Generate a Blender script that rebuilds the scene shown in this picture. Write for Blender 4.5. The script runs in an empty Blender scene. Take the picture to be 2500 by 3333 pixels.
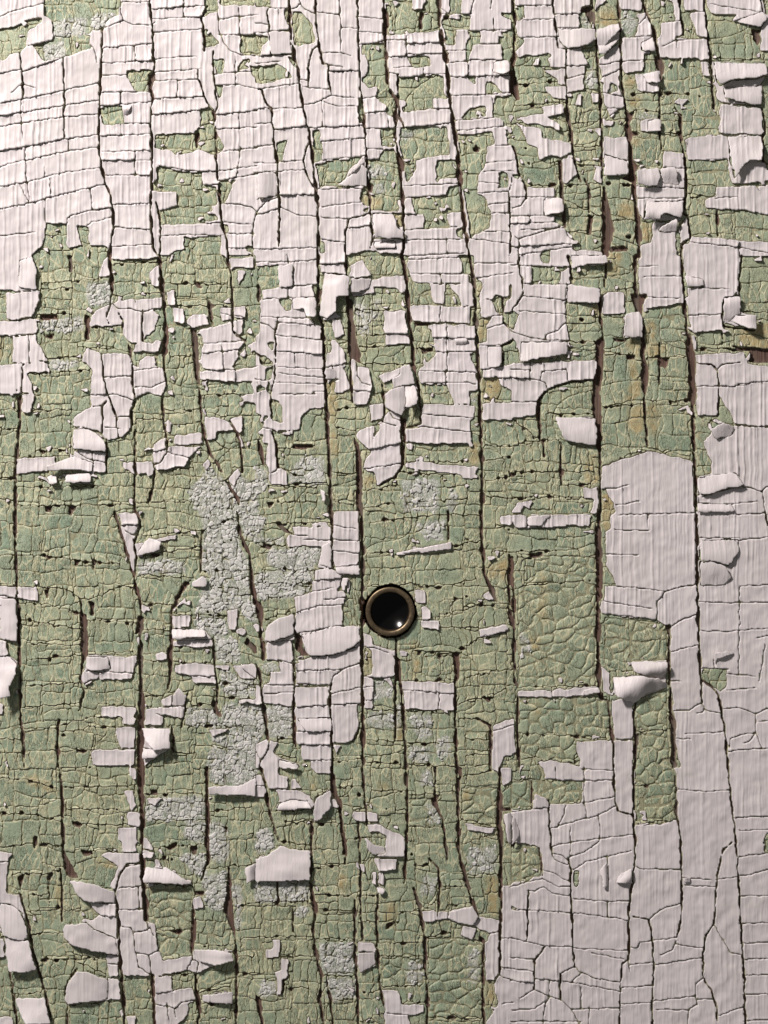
import bpy, math, random
import numpy as np

# ---------------------------------------------------------------- camera, world, lamp, exposure
scene = bpy.context.scene
C = scene.collection
MM = 0.001
PX = 0.0001                    # one pixel of the photograph on the door = 0.1 mm
W, H = 2500, 3333
ZC = 1.5                       # height of the middle of the view on the door
CAM_D = 0.62
cam_d = bpy.data.cameras.new('camera')
cam = bpy.data.objects.new('camera', cam_d)
C.objects.link(cam)
cam.location = (0, -CAM_D, ZC)
cam.rotation_euler = (math.radians(90), 0, 0)
cam_d.sensor_fit = 'VERTICAL'
cam_d.sensor_height = 24
cam_d.lens = 24 * (CAM_D - 0.0006) / (H * PX)
cam_d.clip_start = 0.01
cam_d.clip_end = 50
scene.camera = cam

world = bpy.data.worlds.new('World')
scene.world = world
world.use_nodes = True
bg = world.node_tree.nodes['Background']
bg.inputs['Color'].default_value = (1.0, 0.97, 0.96, 1)
bg.inputs['Strength'].default_value = 0.105

lamp_d = bpy.data.lights.new('porch_lamp', 'AREA')
lamp_d.shape = 'RECTANGLE'
lamp_d.size = 0.10
lamp_d.size_y = 0.13
lamp_d.energy = 14.9
lamp_d.color = (1.0, 0.905, 0.868)
lamp = bpy.data.objects.new('porch_lamp', lamp_d)
C.objects.link(lamp)
lamp.location = (-0.54, -0.57, ZC + 0.68)
from mathutils import Vector, Matrix
lamp.rotation_euler = (Vector((0.0, 0.0, ZC)) - lamp.location).to_track_quat('-Z', 'Y').to_euler()

scene.view_settings.view_transform = 'Standard'
scene.view_settings.look = 'None'
scene.view_settings.exposure = 0.0
scene.view_settings.gamma = 1.0

# ---------------------------------------------------------------- traced layout of the paint (tile pixels)
DATA = """
T 0 0 w
g 290,0 780,0 770,90 700,120 670,190 600,200 570,260 590,310 560,320 420,360 290,400 250,350 220,300 340,260 350,200 340,130 290,100 285,20
s 590,90 760,80 680,180 600,190
s 280,290 420,270 410,370 290,395
s 350,140 560,100 550,230 350,240
g 0,190 90,175 180,130 280,110 270,160 190,200 165,300 130,340 60,350 40,390 0,390
g 820,455 985,455 970,480 950,590 870,590 860,550 820,500
b 960,480 1005,470 985,600 960,590
g 660,695 790,685 800,800 670,815 655,760
g 1300,710 1360,690 1390,750 1390,840 1450,950 1440,980 1400,1010 1290,970 1240,980 1140,1010 1110,975 1000,960 1005,870 1260,860 1300,830
b 1255,870 1290,850 1280,970 1265,960
w 1030,980 1110,975 1120,1010 1040,1020
g 1020,1085 1240,1115 1310,1120 1300,1200 1400,1210 1400,1330 1360,1340 1420,1420 1300,1445 1050,1460 1040,1370 1150,1340 1150,1240 1000,1230 1005,1180 1020,1160
g 1190,1540 1430,1525 1430,1659 1050,1659 1200,1610
g 1420,1170 1530,1160 1480,1260 1450,1320 1410,1300
g 295,1445 435,1445 430,1590 450,1600 620,1590 705,1605 705,1659 200,1659 280,1590 300,1500
g 505,1455 570,1465 585,1590 530,1590 515,1530
g 1310,200 1340,195 1415,275 1390,300 1330,310
b 1315,210 1335,230 1330,340 1315,330
g 1330,0 1400,0 1405,80 1360,80 1310,120 1330,50
g 1390,390 1450,380 1450,480 1400,470
s 1260,360 1330,360 1330,400 1270,405
g 1555,240 1659,225 1659,355 1550,345
g 1540,440 1580,390 1620,380 1610,440 1545,460
g 1620,430 1659,430 1659,520 1630,480
g 1405,560 1450,555 1430,620 1410,640
g 1420,0 1659,0 1650,35 1420,40
g 1590,1600 1640,1600 1640,1659 1610,1659
g 1430,1450 1470,1450 1480,1510 1440,1500
C 16 970,0 975,60 990,200 995,350 1000,430 985,520 985,650 975,800 985,900 985,1100 980,1250 975,1350 985,1500 990,1600 1020,1659
C 17 665,180 660,350 650,500 645,700 640,800 645,1000 660,1080 680,1180 715,1260 735,1380 735,1480 715,1610 712,1659
k 8 780,0 783,80 800,135 860,160 970,165
k 7 795,135 740,160 680,180
k 8 665,190 690,140 720,110
k 9 1405,0 1420,200 1450,280 1500,335 1560,355 1659,365
C 12 1340,40 1305,115 1320,200 1320,330
C 12 1285,450 1280,510 1310,570 1330,650 1380,710 1395,800 1400,1000 1410,1150
C 16 1410,1150 1430,1380 1440,1440 1450,1500
C 10 1450,1500 1470,1560 1475,1659
C 8 1380,330 1380,420 1395,580 1410,690 1385,750
C 10 1005,1310 1020,1330 1040,1480 1040,1600 1030,1659
C 10 130,340 140,450 150,540 150,640
k 5 135,650 140,800 150,890
k 5 165,960 170,1150 195,1300
C 8 410,380 415,550 420,640 415,740 420,890
k 5 445,900 445,980
k 5 290,1080 290,1150
k 5 325,1155 330,1260
k 6 585,1220 600,1360
k 5 295,1290 295,1440
k 5 1190,0 1190,110
k 4 150,545 200,560 230,570
k 4 150,545 100,580 75,605
k 5 590,290 620,340 630,410
h 0,475 130,455
h 145,465 280,420 410,375 560,320
h 0,670 150,645 400,590 640,540
h 0,755 135,730 390,690 640,650
h 0,820 135,800 410,760 640,740
h 0,980 150,955 430,900 630,875
h 0,1090 60,1060 170,1040 440,980 630,955
h 0,1210 180,1180 400,1120 640,1090
h 0,1355 180,1320 400,1260 680,1195
k 7 435,1445 435,1420 470,1395 560,1370 720,1345
h 570,1460 600,1440 720,1410
h 0,1530 220,1505
h 0,110 100,70 280,25
k 6 180,300 340,265
h 680,310 980,285
h 670,410 985,395
h 670,490 820,485
h 665,600 985,595
h 660,690 970,660
h 790,800 975,800
h 665,880 975,870
h 670,985 975,975
h 665,1040 975,1040
h 685,1135 975,1135
h 735,1325 975,1320
k 6 740,1470 850,1480 975,1487
h 720,1600 980,1585
h 985,60 1130,50 1310,40
h 785,15 970,15
h 990,125 1305,110
h 1000,210 1310,190
h 1000,385 1260,365
h 1005,470 1285,450
h 1000,525 1280,515
h 990,640 1320,630
h 990,745 1300,715
h 990,155 1000,150
h 1030,1075 1240,1110 1395,1112
h 1310,1120 1310,1200
h 1300,1200 1400,1195
h 1000,1240 1150,1240
h 1040,1365 1150,1335
h 1040,1530 1200,1520 1430,1525
h 1040,1455 1430,1445
h 1420,130 1530,110 1659,100
h 1420,225 1659,230
h 1400,480 1659,460
h 1410,555 1540,550 1659,575
h 1410,745 1659,720
h 1410,835 1659,825
h 1450,980 1659,960
h 1420,1110 1659,1075
h 1420,1170 1659,1130
k 8 1450,1320 1560,1325 1630,1345 1659,1370
h 1450,1440 1620,1455
h 1480,1515 1640,1515
h 1480,1605 1590,1610
v 1550,60 1555,240
v 1525,370 1525,550
v 1550,730 1550,830
v 1560,960 1535,1130
v 785,800 785,880
v 875,1000 875,1135
v 785,600 785,670
v 875,310 875,400
v 1150,520 1150,630
v 130,1200 190,1310
k 8 1640,1659 1635,1500 1659,1370
q 795,680 850,675 848,705 825,750 800,735 ; 90 0.9
T 833 0 w
g 0,0 90,0 90,45 0,45
g 180,70 215,65 235,200 205,195
g 235,80 285,75 370,160 380,270 250,310 240,200
g 0,230 85,235 90,260 40,300 30,365 0,360
g 0,430 145,410 215,470 235,500 150,520 30,550 0,530
g 215,365 240,370 270,440 240,420
g 825,0 1010,0 1010,60 1080,65 1110,0 1190,0 1195,200 860,230 830,200 845,70
b 1060,80 1085,80 1075,190 1055,180
b 825,60 855,75 855,220 835,240
g 1255,0 1335,0 1330,85 1255,90
b 1220,95 1255,95 1250,130 1220,130
g 1210,130 1280,110 1390,100 1390,190 1370,190 1290,195 1290,290 1230,290 1215,200
g 1370,195 1460,205 1440,290 1400,290 1380,380 1360,400 1360,290 1395,240
g 1570,215 1659,200 1659,400 1605,385 1590,300 1570,280
g 1580,80 1659,90 1659,135 1600,100
g 690,290 835,275 850,520 860,600 910,640 900,760 855,750 840,715 690,520 690,500
w 675,345 715,350 735,420 720,495 680,505
w 690,585 790,555 785,625 690,640
w 695,640 775,650 840,685 840,720 700,735
g 805,840 895,840 900,950 880,960 815,950
g 975,370 1130,360 1130,425 1040,435 1000,420
g 920,510 1215,490 1220,600 1240,640 1140,640 1145,700 960,730 930,640 920,600
w 930,650 965,640 965,700 935,690
g 930,830 1240,820 1255,1000 1180,1010 1040,1040 950,1030 930,940
s 930,840 1060,850 1030,900 930,925
g 960,1050 1040,1040 1040,1100 970,1190
g 1170,1040 1300,1030 1310,1150 1200,1160 1170,1190
g 1010,1290 1230,1270 1240,1210 1320,1200 1325,1370 1240,1380 1245,1470 1090,1480 1090,1390 1025,1380
g 730,1045 790,1030 830,975 900,970 940,1180 945,1280 915,1300 920,1370 740,1365 720,1240 735,1200
s 735,1060 830,1070 870,1140 740,1170
s 760,1180 850,1180 850,1250 760,1260
y 740,1270 800,1270 800,1360 745,1360
g 880,1380 950,1380 950,1470 910,1480
y 880,1380 950,1380 950,1470 910,1480
g 390,1060 690,1020 600,1110 570,1160 530,1200 410,1210
g 370,850 415,840 415,920 430,930 430,1035 385,1050 365,960
g 660,640 690,640 700,800 670,800 655,720
g 130,930 210,905 180,970 170,1040 140,1040
g 1490,530 1520,525 1590,600 1485,605
g 1370,505 1430,500 1415,550
g 1555,630 1659,610 1659,820 1600,810 1580,760 1535,750
g 1330,770 1400,700 1490,690 1490,750 1380,770
g 1310,870 1530,850 1550,940 1490,950 1490,1050 1480,1080 1440,1130 1430,1250 1470,1260 1500,1330 1520,1370 1515,1480 1450,1500 1390,1540 1370,1420 1350,1280 1330,1150 1320,1000
b 1400,960 1430,930 1460,965 1440,985 1405,985
g 1615,840 1659,840 1659,930 1630,930
g 1570,1120 1630,1125 1630,1210 1575,1215
g 680,1230 715,1230 735,1290 730,1370 690,1370 690,1310 670,1300
y 690,1240 730,1290 730,1370 700,1370
g 1300,1480 1340,1480 1335,1540 1305,1530
g 600,1659 620,1645 740,1625 840,1640 930,1650 935,1659
g 415,1560 440,1570 450,1640 415,1640
b 920,1000 970,1060 955,1120 930,1060
b 725,1170 760,1200 745,1250 725,1250
b 1215,330 1255,350 1245,410 1225,400
C 12 660,0 660,180 670,400 680,600 700,750 710,900 720,1100 725,1250
C 12 735,1260 745,1400 755,1560 740,1610
C 14 385,0 390,150 410,300 430,400
C 18 215,0 225,200 245,350 275,450 290,600 310,720 345,850 350,900 365,1000 380,1150 400,1300 405,1500 400,1659
C 12 430,410 465,420 475,550 490,610
C 20 825,0 830,200 845,350 850,500 870,590 910,640 905,780 905,900 930,1050 950,1250 955,1400 960,1560 945,1659
C 16 920,480 915,620 930,750 960,830
C 26 1190,0 1190,150 1215,330 1240,470 1250,600 1270,740 1290,880 1310,1000 1315,1100 1335,1300 1350,1450 1370,1600 1380,1659
k 8 540,0 550,150 550,330
C 10 340,560 340,450 355,350 395,300
C 13 0,575 40,580 60,660 100,700 110,800 120,950 140,1050 145,1200 155,1340 150,1450 150,1600
C 9 375,1210 350,1180 320,1100 310,1050 320,980 350,920
C 8 1659,1150 1640,1250 1645,1400 1650,1600 1640,1659
C 14 1659,380 1645,480 1650,600
C 8 75,60 85,190
C 9 90,200 110,310 95,360
k 8 0,1390 60,1310 140,1280
k 6 0,1395 150,1350
k 7 160,1340 220,1370 260,1390 400,1405
k 6 430,345 550,345 620,365
k 6 430,415 570,440
k 8 310,680 400,665 480,620 560,630 640,635
k 5 440,660 520,690 650,690
C 10 580,1659 580,1500 605,1420 740,1380
k 6 420,1410 540,1415 600,1420
k 6 1390,90 1395,50 1415,0
k 5 1530,0 1520,60
k 7 280,0 300,50 380,90
k 6 220,65 260,50 280,30
k 6 855,470 910,480 920,510
k 6 860,560 880,600 910,625
h 0,215 80,215
h 80,200 220,200
h 95,360 235,355
h 30,365 95,360
h 0,415 150,400
h 90,50 210,60
h 0,150 70,160
h 50,575 275,540
h 280,515 340,520
h 110,705 290,700
h 0,710 95,700
h 0,805 100,795
h 120,840 320,820
h 0,950 110,940
h 0,1055 130,1060
h 140,1050 300,1040
h 0,1120 130,1110
h 150,1110 315,1100
h 160,1265 395,1260
h 0,1615 390,1605
h 400,80 525,95
h 560,180 655,185
h 480,465 670,460
h 350,830 700,815
h 425,915 705,895
h 430,1040 700,1010
h 540,1210 720,1205
h 415,1225 720,1220
h 430,1340 680,1310
h 420,1550 570,1570
h 600,1480 745,1460
h 670,110 810,125
h 670,205 820,215
h 680,290 825,270
h 310,565 470,580
h 840,260 970,260
h 975,285 1200,275
h 980,355 1210,345
h 860,370 980,365
h 900,440 1080,430
h 1085,485 1230,480
h 930,505 1085,495
h 1140,630 1240,630
h 960,725 1145,705 1250,705
h 990,825 1250,800
h 700,640 790,620
h 700,735 845,720
h 710,835 910,830
h 720,965 820,965
h 725,1035 800,1030
h 965,1205 1300,1190
h 960,1285 1230,1265
h 960,1390 1090,1385
h 965,1490 1300,1470
h 975,1555 1340,1550
h 1200,60 1250,90
h 1200,95 1390,90
h 1400,200 1659,195
h 1290,195 1370,195
h 1240,330 1350,325
h 1440,285 1590,290
h 1240,410 1370,400
h 1365,390 1600,390
h 1260,500 1640,490
h 1265,620 1480,615 1640,600
h 1270,785 1590,760
h 1290,850 1600,820
h 1550,945 1640,940
h 1490,1055 1659,1040
h 1480,1110 1659,1110
h 1440,1180 1570,1190
h 1430,1250 1630,1240
h 1475,1330 1640,1310
h 1520,1380 1650,1380
h 1450,1500 1640,1500
h 1390,1545 1650,1580
h 970,1659 1340,1640
v 1085,430 1085,490
v 975,240 975,350
v 430,670 435,820
v 1370,400 1370,500
v 855,770 860,830
v 1235,1550 1240,1640
v 1540,200 1540,130
v 1535,640 1540,760
u 1540,405 1640,395 1640,475 1600,480 1535,470 ; 0 1.6
u 755,1380 890,1385 915,1480 955,1500 955,1550 765,1545 ; 270 2.2
u 760,1565 905,1560 905,1610 770,1610 ; 270 1.0
q 575,1155 690,1025 715,1015 700,1060 620,1130 ; 45 1.6
u 530,1205 690,1070 720,1100 720,1205 ; 135 1.0
u 10,1130 130,1120 140,1270 10,1290 ; 180 1.3
u 80,205 220,205 230,350 105,355 ; 225 0.9
u 0,1160 10,1120 10,1290 0,1300 ; 0 0.3
T 1666 0 g
w 20,0 510,0 510,40 455,45 450,90 435,95 435,185 520,190 550,0 620,0 540,75 530,190 545,260 450,315 495,420 470,435 465,580 360,600 350,630 285,620 225,595 210,560 345,555 345,440 250,435 250,345 30,370 20,330 85,265 30,240 20,140 80,130 80,45 20,40
w 150,380 180,370 175,430 125,430
w 210,450 345,445 350,550 295,545 290,515 230,480
w 215,560 350,555 350,650 260,635 230,600
w 190,690 330,680 345,740 230,760 320,810 310,845 180,810 85,800 45,765 140,745 200,740
w 20,795 110,825 195,835 200,890 310,910 385,920 385,990 320,1025 260,1010 180,1040 160,960 105,935 75,860
w 325,1030 400,1030 425,1130 350,1190 330,1190
w 420,610 455,610 450,680 420,690
w 515,600 565,605 565,670 520,670
w 690,0 845,0 835,75 700,65
w 805,90 860,85 890,130 930,340 830,335 860,345 855,455 730,480 715,440 710,250 790,235 830,140
w 545,400 690,280 710,400 690,480 700,570 730,700 640,765 620,720 595,660 590,560 575,440
s 575,440 650,470 640,540 660,590 595,590
s 490,430 545,430 560,550 520,600 475,590
s 700,70 800,90 820,150 770,240 715,200
s 440,100 520,90 525,180 450,180
y 530,100 640,60 690,90 690,150 560,160
g 640,540 690,560 680,590 620,610
w 585,775 670,775 640,820 590,830
w 520,840 570,830 570,890
w 845,100 870,100 940,140
w 965,140 1060,135 1040,0 1075,0 1110,225 1050,250 1270,255 1280,385 960,380 940,280 960,240
w 1110,0 1240,0 1240,75 1115,70
w 1145,90 1240,75 1265,245 1195,240
w 1250,0 1620,0 1650,130 1610,180 1420,140 1460,100 1290,90
w 1620,100 1659,90 1659,330 1610,330 1610,250
w 1225,400 1275,400 1285,500 1240,500
w 1290,360 1310,405 1640,415 1650,490 1600,560 1620,680 1360,670 1330,640 1310,500
w 1350,680 1620,700 1630,870 1340,870
w 1120,900 1200,880 1620,880 1610,1050 1650,1060 1659,1170 1430,1195 1410,1150 1390,1030 1140,1045
w 1320,1210 1659,1190 1659,1395 1500,1370 1250,1350 1245,1290 1320,1275
w 1160,1530 1659,1570 1659,1659 1100,1659 1100,1590 1150,1570
w 800,480 950,470 950,600 810,590
w 800,1100 950,1090 1100,1090 985,980 1110,1000 1120,1280 1100,1300 1100,1420 850,1430 810,1380
w 985,985 1110,995 1115,1095 980,1085
w 920,1440 1050,1430 1060,1490 1070,1659 820,1659 830,1590 900,1570
w 1085,1450 1130,1400 1150,1540 1090,1580
w 830,780 960,775 960,850 830,850
w 590,890 750,890 755,1130 590,1140
w 540,1080 580,1080 580,1185 525,1170
w 0,1130 60,1170 90,1210 275,1215 280,1280 330,1290 330,1390 280,1400 280,1440 340,1470 390,1530 400,1620 370,1659 0,1659 0,1050 0,945 20,960 40,1130
w 370,1659 400,1620 610,1625 610,1659
w 1075,640 1140,640 1090,700
g 190,1630 245,1620 245,1659 190,1659
b 455,45 520,45 520,180 480,80 450,90
b 0,450 30,500 50,640 30,650 0,600
b 345,650 370,700 400,900 380,910 350,740
b 920,350 970,380 990,430 960,540 930,380
b 1555,180 1610,190 1600,300 1565,260
b 760,990 820,1080 780,1180 710,1150 750,1130
b 590,1180 640,1350 660,1500 620,1659 580,1650 585,1400
b 300,1040 325,1040 330,1200 360,1480 340,1480 310,1250
b 490,1380 520,1400 520,1520 490,1520
b 775,850 840,855 800,880 760,870
b 740,730 800,720 760,800 770,850 740,830
b 630,1600 730,1595 760,1620 640,1640
b 1280,500 1310,620 1320,720 1300,700
y 760,890 830,880 800,960 780,960
y 700,1320 790,1310 780,1410 690,1390
y 750,620 820,620 820,680 760,680
y 730,500 800,500 790,570 740,570
y 820,1450 910,1450 900,1560 830,1560
y 540,1640 700,1640 700,1659 540,1659
s 800,740 950,740 950,780 800,790
C 14 0,0 20,100 15,350 10,480 30,620
C 12 265,0 280,150 300,310
k 6 300,310 355,320
C 10 355,320 350,450 355,630
C 18 355,630 370,760 390,900
C 12 390,910 400,1010 425,1130 450,1180
C 12 520,0 535,150 550,300 560,480 575,650 580,800 585,1000 580,1150
C 14 690,0 700,200 705,400 715,560 740,720
C 26 745,720 755,870 770,1000 790,1180 800,1300 820,1450 825,1659
C 16 850,0 870,80 920,200 945,330 960,400
C 16 1085,0 1090,100 1115,230
C 12 960,560 960,850 970,960
C 12 1245,0 1260,150 1275,300 1290,420 1300,560
C 16 1060,700 1090,750 1100,900 1120,1050 1130,1250 1110,1380
C 12 1110,1380 1140,1400 1155,1540 1100,1590 1100,1659
k 8 1085,1580 1090,1470 1130,1400
C 12 0,945 25,980 45,1120 90,1200 95,1290
k 9 95,1290 60,1330 0,1350
k 8 45,1659 45,1550 70,1540 170,1510 320,1465
k 7 20,1535 45,1550
k 6 350,1490 370,1540 400,1560
C 14 1610,0 1625,100 1610,180
C 14 1615,700 1640,760 1640,860 1620,890 1625,1050 1659,1060
C 18 470,1160 500,1200 500,1380
C 16 1330,1370 1335,1530
h 20,130 265,125
h 285,95 435,92
h 20,245 290,240
h 20,40 265,35
h 285,180 520,190
h 360,430 500,425
h 355,510 465,485
h 715,400 855,390
h 710,245 900,235
h 965,140 1090,140
h 980,300 1070,260 1270,250
h 1140,80 1240,78
h 1290,30 1600,80
h 700,65 830,75
h 830,150 880,100
h 590,1040 755,1040
h 585,600 715,625
h 590,775 730,700
h 625,700 720,710
h 590,500 700,450
h 560,425 695,400
h 1350,670 1620,690
h 1340,870 1630,875
h 1150,1045 1390,1030
h 1320,1210 1659,1200
h 1320,1285 1450,1275
h 1250,1355 1500,1360 1659,1395
h 1160,1570 1470,1600 1659,1640
h 810,1205 1110,1220
h 815,1285 1110,1285
h 980,1085 1110,1090
h 0,1280 90,1275
h 100,1275 280,1280
h 0,1400 280,1395
h 0,1450 280,1440
h 0,1600 380,1580
h 50,1650 380,1600
h 60,1490 350,1480
v 110,1400 115,1450
v 1470,1570 1475,1659
v 1585,1190 1600,1230
v 1065,260 1070,300
i 20,690 330,660
i 40,550 290,530
i 390,800 560,790
i 400,955 570,950
i 410,1070 560,1075
i 330,1210 560,1190
i 350,1300 570,1400
i 750,610 950,600
i 760,715 950,720
i 990,600 1280,620
i 960,870 1100,860
i 1140,1200 1310,1200
i 1150,1280 1250,1270
i 610,1180 780,1200
i 630,1430 780,1420
i 620,1500 780,1540
i 350,1500 570,1500
i 970,740 1080,740
i 60,1060 290,1050
i 40,950 160,960
i 1280,380 1600,390
i 0,1210 290,1200
c 545,195 690,150 695,200 560,350 550,260 ; 280 2.4
u 560,300 695,200 690,260 640,310 600,360 560,355 ; 290 1.6
u 300,195 540,195 545,260 490,300 360,320 310,270 ; 0 1.8
u 1310,405 1645,415 1650,490 1580,515 1430,520 1350,560 1320,520 ; 270 2.4
u 1370,570 1620,555 1615,680 1560,680 1380,640 ; 270 1.2
u 1400,890 1620,885 1610,1050 1540,1040 1480,1090 1440,1160 1410,1030 ; 270 2.6
u 845,480 955,465 955,540 880,540 ; 0 1.6
u 800,1105 950,1090 960,1160 930,1210 870,1215 805,1190 ; 250 2.4
u 955,1100 1050,1085 1085,1195 980,1190 ; 90 1.6
u 870,1310 1110,1300 1095,1420 1040,1400 980,1380 950,1430 850,1430 ; 270 2.4
u 960,1470 1060,1420 1075,1500 950,1500 ; 90 1.4
u 210,1290 330,1290 335,1380 210,1395 ; 0 1.6
u 880,780 960,775 965,850 880,850 ; 0 1.0
u 1430,140 1620,80 1650,130 1610,180 ; 300 1.0
u 600,1000 750,1050 755,1130 595,1140 ; 300 0.8
u 835,280 910,245 930,340 840,330 ; 300 1.0
T 0 833 g
w 0,0 210,0 240,90 235,190 240,225 0,225
w 35,240 265,225 260,290 230,340 210,400 50,415 45,350
w 0,425 240,410 240,505 80,520 0,520
w 75,525 230,510 240,570 270,600 310,680 180,695 85,695
w 0,705 310,690 305,745 180,765 200,830 215,890 0,890
w 140,900 225,890 205,1015 140,1015
w 670,30 715,0 715,120 690,140 640,135
w 720,0 1030,0 1030,15 720,25
w 970,110 1000,70 1030,60 1030,210 990,190
w 720,300 1050,265 1045,330 990,345 1030,380 1010,470 950,520 920,570 830,560 800,510 790,450 575,460 590,400 620,360 690,315
w 550,350 575,330 605,355 590,380
w 885,570 1045,550 1030,630 860,625
w 560,590 650,630 840,640 855,700 900,740 900,680 940,650 1010,650 1010,715 1050,720 1080,810 1075,850 1050,910 980,890 870,930 850,1000 850,1130 790,1180 690,1195 640,1140 520,1110 470,1100 480,1050 510,1020 590,975 585,850 600,740 530,680 540,640
w 465,1120 540,1110 620,1140 690,1190 690,1400 600,1400 420,1390 310,1390 115,1415 110,1310 355,1300 360,1360 480,1290 480,1250 470,1160
w 230,1440 370,1410 380,1480 330,1480 300,1450
w 430,1420 590,1405 595,1465 605,1480 540,1475 430,1470
w 1070,240 1135,215 1135,320 1085,330
w 1120,340 1190,340 1190,440 1130,430
w 1200,420 1240,380 1330,370 1360,440 1240,480
w 1085,460 1135,470 1130,505 1085,490
w 1425,340 1500,330 1500,410 1430,420
w 1515,325 1590,320 1590,400 1515,400
w 1290,480 1400,450 1580,400 1570,500 1530,520 1600,560 1540,610 1545,660 1500,730 1450,740 1310,730 1300,650 1320,570
w 1295,745 1659,715 1659,820 1300,805
w 1300,815 1350,815 1310,855
w 1630,820 1659,820 1659,960 1580,940 1550,905 1640,895
w 1600,590 1659,550 1659,620
w 1490,15 1650,10 1650,80 1500,80
w 1530,100 1600,95 1580,150 1545,190
w 1450,0 1475,0 1490,50
w 1450,300 1490,270 1490,310
w 990,1220 1070,1175 1080,1250 1120,1230 1300,1235 1240,1290 1200,1360 1010,1395 1000,1340
w 1140,1160 1310,1145 1315,1215 1130,1225
w 1320,1040 1400,1040 1490,1080 1510,1125 1400,1130 1390,1190 1340,1190 1330,1120
w 1490,1060 1570,1035 1570,1130 1540,1150 1585,1230 1560,1240 1530,1150
w 800,1340 990,1330 1000,1400 890,1415 800,1380
w 1075,1055 1110,1080 1110,1150 1080,1140
w 1310,1350 1350,1320 1365,1350 1340,1390
w 1080,880 1120,870 1130,910 1095,905
w 1095,790 1130,770 1145,820
w 830,1570 865,1570 865,1620 830,1610
w 1475,1440 1550,1370 1560,1410 1530,1450 1520,1500 1490,1470
s 560,180 710,170 710,310 600,320 560,280
s 250,410 540,400 540,480 250,490
s 310,680 500,670 500,720 330,740
s 1430,1440 1360,1370 1290,1450 1220,1520 1260,1620 1290,1659 1659,1659 1659,1480 1540,1420 1480,1490
g 1440,1490 1500,1560 1560,1600 1540,1659 1600,1659 1590,1580 1520,1500
b 550,380 580,390 580,550 550,545
b 820,570 850,590 860,690 830,640
b 1055,550 1085,560 1080,640 1045,640
b 1235,470 1280,490 1290,700 1290,850 1265,800 1240,600
b 1340,250 1370,340 1385,480 1360,400
b 260,380 350,380 380,400 270,415
b 435,0 460,0 470,100 455,110
b 280,505 350,505 340,535 300,525
b 120,900 135,900 135,1010 120,1010
b 1000,1490 980,1590 950,1620 970,1530
b 440,1610 490,1610 490,1650 450,1650
b 290,1620 340,1620 340,1655 300,1655
b 1440,1400 1500,1500 1560,1560 1550,1620 1500,1540
b 1250,170 1290,170 1310,210 1280,200
C 18 705,0 720,100 725,220 715,320
C 9 715,320 690,400 705,440
C 22 1030,0 1045,150 1060,300 1075,500 1065,640
C 8 1060,640 1065,750 1080,830
C 10 1470,0 1500,150 1510,380 1505,480 1550,530 1590,555
C 10 660,635 670,780 700,900 750,1030 770,1180
C 11 855,690 860,850 880,930 850,1000 850,1140
C 10 660,1150 665,1050 665,970 690,940
k 8 540,1110 620,1130 660,1160 690,1200
C 11 690,1190 690,1400
k 8 600,975 660,970
k 9 870,935 900,910 960,885 1000,905 1050,920
C 12 1050,920 1060,1080 1080,1180
C 9 1080,1180 1080,1280 1040,1340 1000,1350
C 10 930,350 920,440 925,570
k 8 725,310 760,340 850,345 930,365 990,345
C 8 770,370 800,420 795,460
C 14 1290,850 1300,1000 1320,1160 1360,1280 1440,1400
C 12 1490,1070 1540,1150 1560,1250 1570,1400
C 14 110,870 130,1050 110,1250 100,1400 100,1659
C 12 150,700 140,880
k 7 190,520 190,690
k 7 700,900 760,895 820,920 870,940
k 6 470,1110 520,1110
k 6 480,1255 560,1310 680,1340
k 6 500,1250 690,1275
C 10 1000,1380 990,1500
C 7 880,1345 885,1415
C 12 875,1130 870,1659
h 0,520 240,505
h 850,780 680,785
h 860,745 1050,720
h 870,850 990,850 1070,815
h 860,628 1035,630
h 600,900 690,895
h 690,1110 770,1120
h 750,1045 850,1040
h 1320,570 1590,550
h 1310,630 1540,610
h 1300,745 1545,735 1659,715
h 1410,370 1660,410
h 1290,480 1590,400
v 600,1250 605,1400
v 1435,580 1450,740
v 1525,735 1525,820
v 470,0 470,480
v 500,490 510,700
v 875,270 880,300
h 1080,1270 1230,1310
h 1000,1270 1080,1250
i 250,180 700,150
i 250,220 460,210
i 730,260 1040,240
i 740,50 1020,40
i 230,380 550,370
i 500,590 800,610
i 310,670 520,650
i 580,460 790,460
i 210,1000 480,1000
i 180,770 590,740
i 0,1120 110,1120
i 0,1340 110,1340
i 0,1440 100,1440
i 0,1580 100,1580
i 150,1270 480,1250
i 120,1300 470,1300
i 100,1500 690,1490
i 100,1620 870,1610
i 880,1600 1280,1590
i 1000,1400 1280,1370
i 880,1060 1050,1060
i 1060,1000 1280,1000
i 1310,900 1560,900
i 1330,1010 1480,1050
i 1070,180 1480,190
i 1080,330 1480,320
i 1100,650 1280,650
i 1360,1180 1540,1290
u 470,1125 540,1120 620,1145 685,1200 690,1270 600,1260 480,1250 ; 270 1.2
u 310,1365 480,1295 600,1340 600,1400 480,1380 310,1395 ; 250 1.8
u 430,1420 590,1405 595,1465 430,1470 ; 270 1.5
u 300,1430 365,1412 380,1480 330,1480 ; 270 1.3
u 130,30 210,10 240,90 235,190 240,222 120,200 ; 330 1.0
T 833 833 g
w 0,0 400,0 405,185 370,190 375,265 390,270 395,400 340,405 430,470 440,640 450,985 345,990 295,1040 285,1130 130,1130 100,1130 110,1190 130,1230 135,1370 205,1390 205,1485 90,1480 80,1400 70,1320 80,1220 45,1215 50,1120 60,1060 90,1040 0,1030 0,890 60,870 0,800 0,690 65,720 110,690 60,650 0,640 0,520 20,490 30,290 45,270 40,205 150,205 145,60 10,75
g 20,75 145,60 145,205 40,215 20,150
g 150,285 235,280 225,355 190,360
g 100,930 150,940 175,1010 175,1080 110,1060 95,1000
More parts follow.
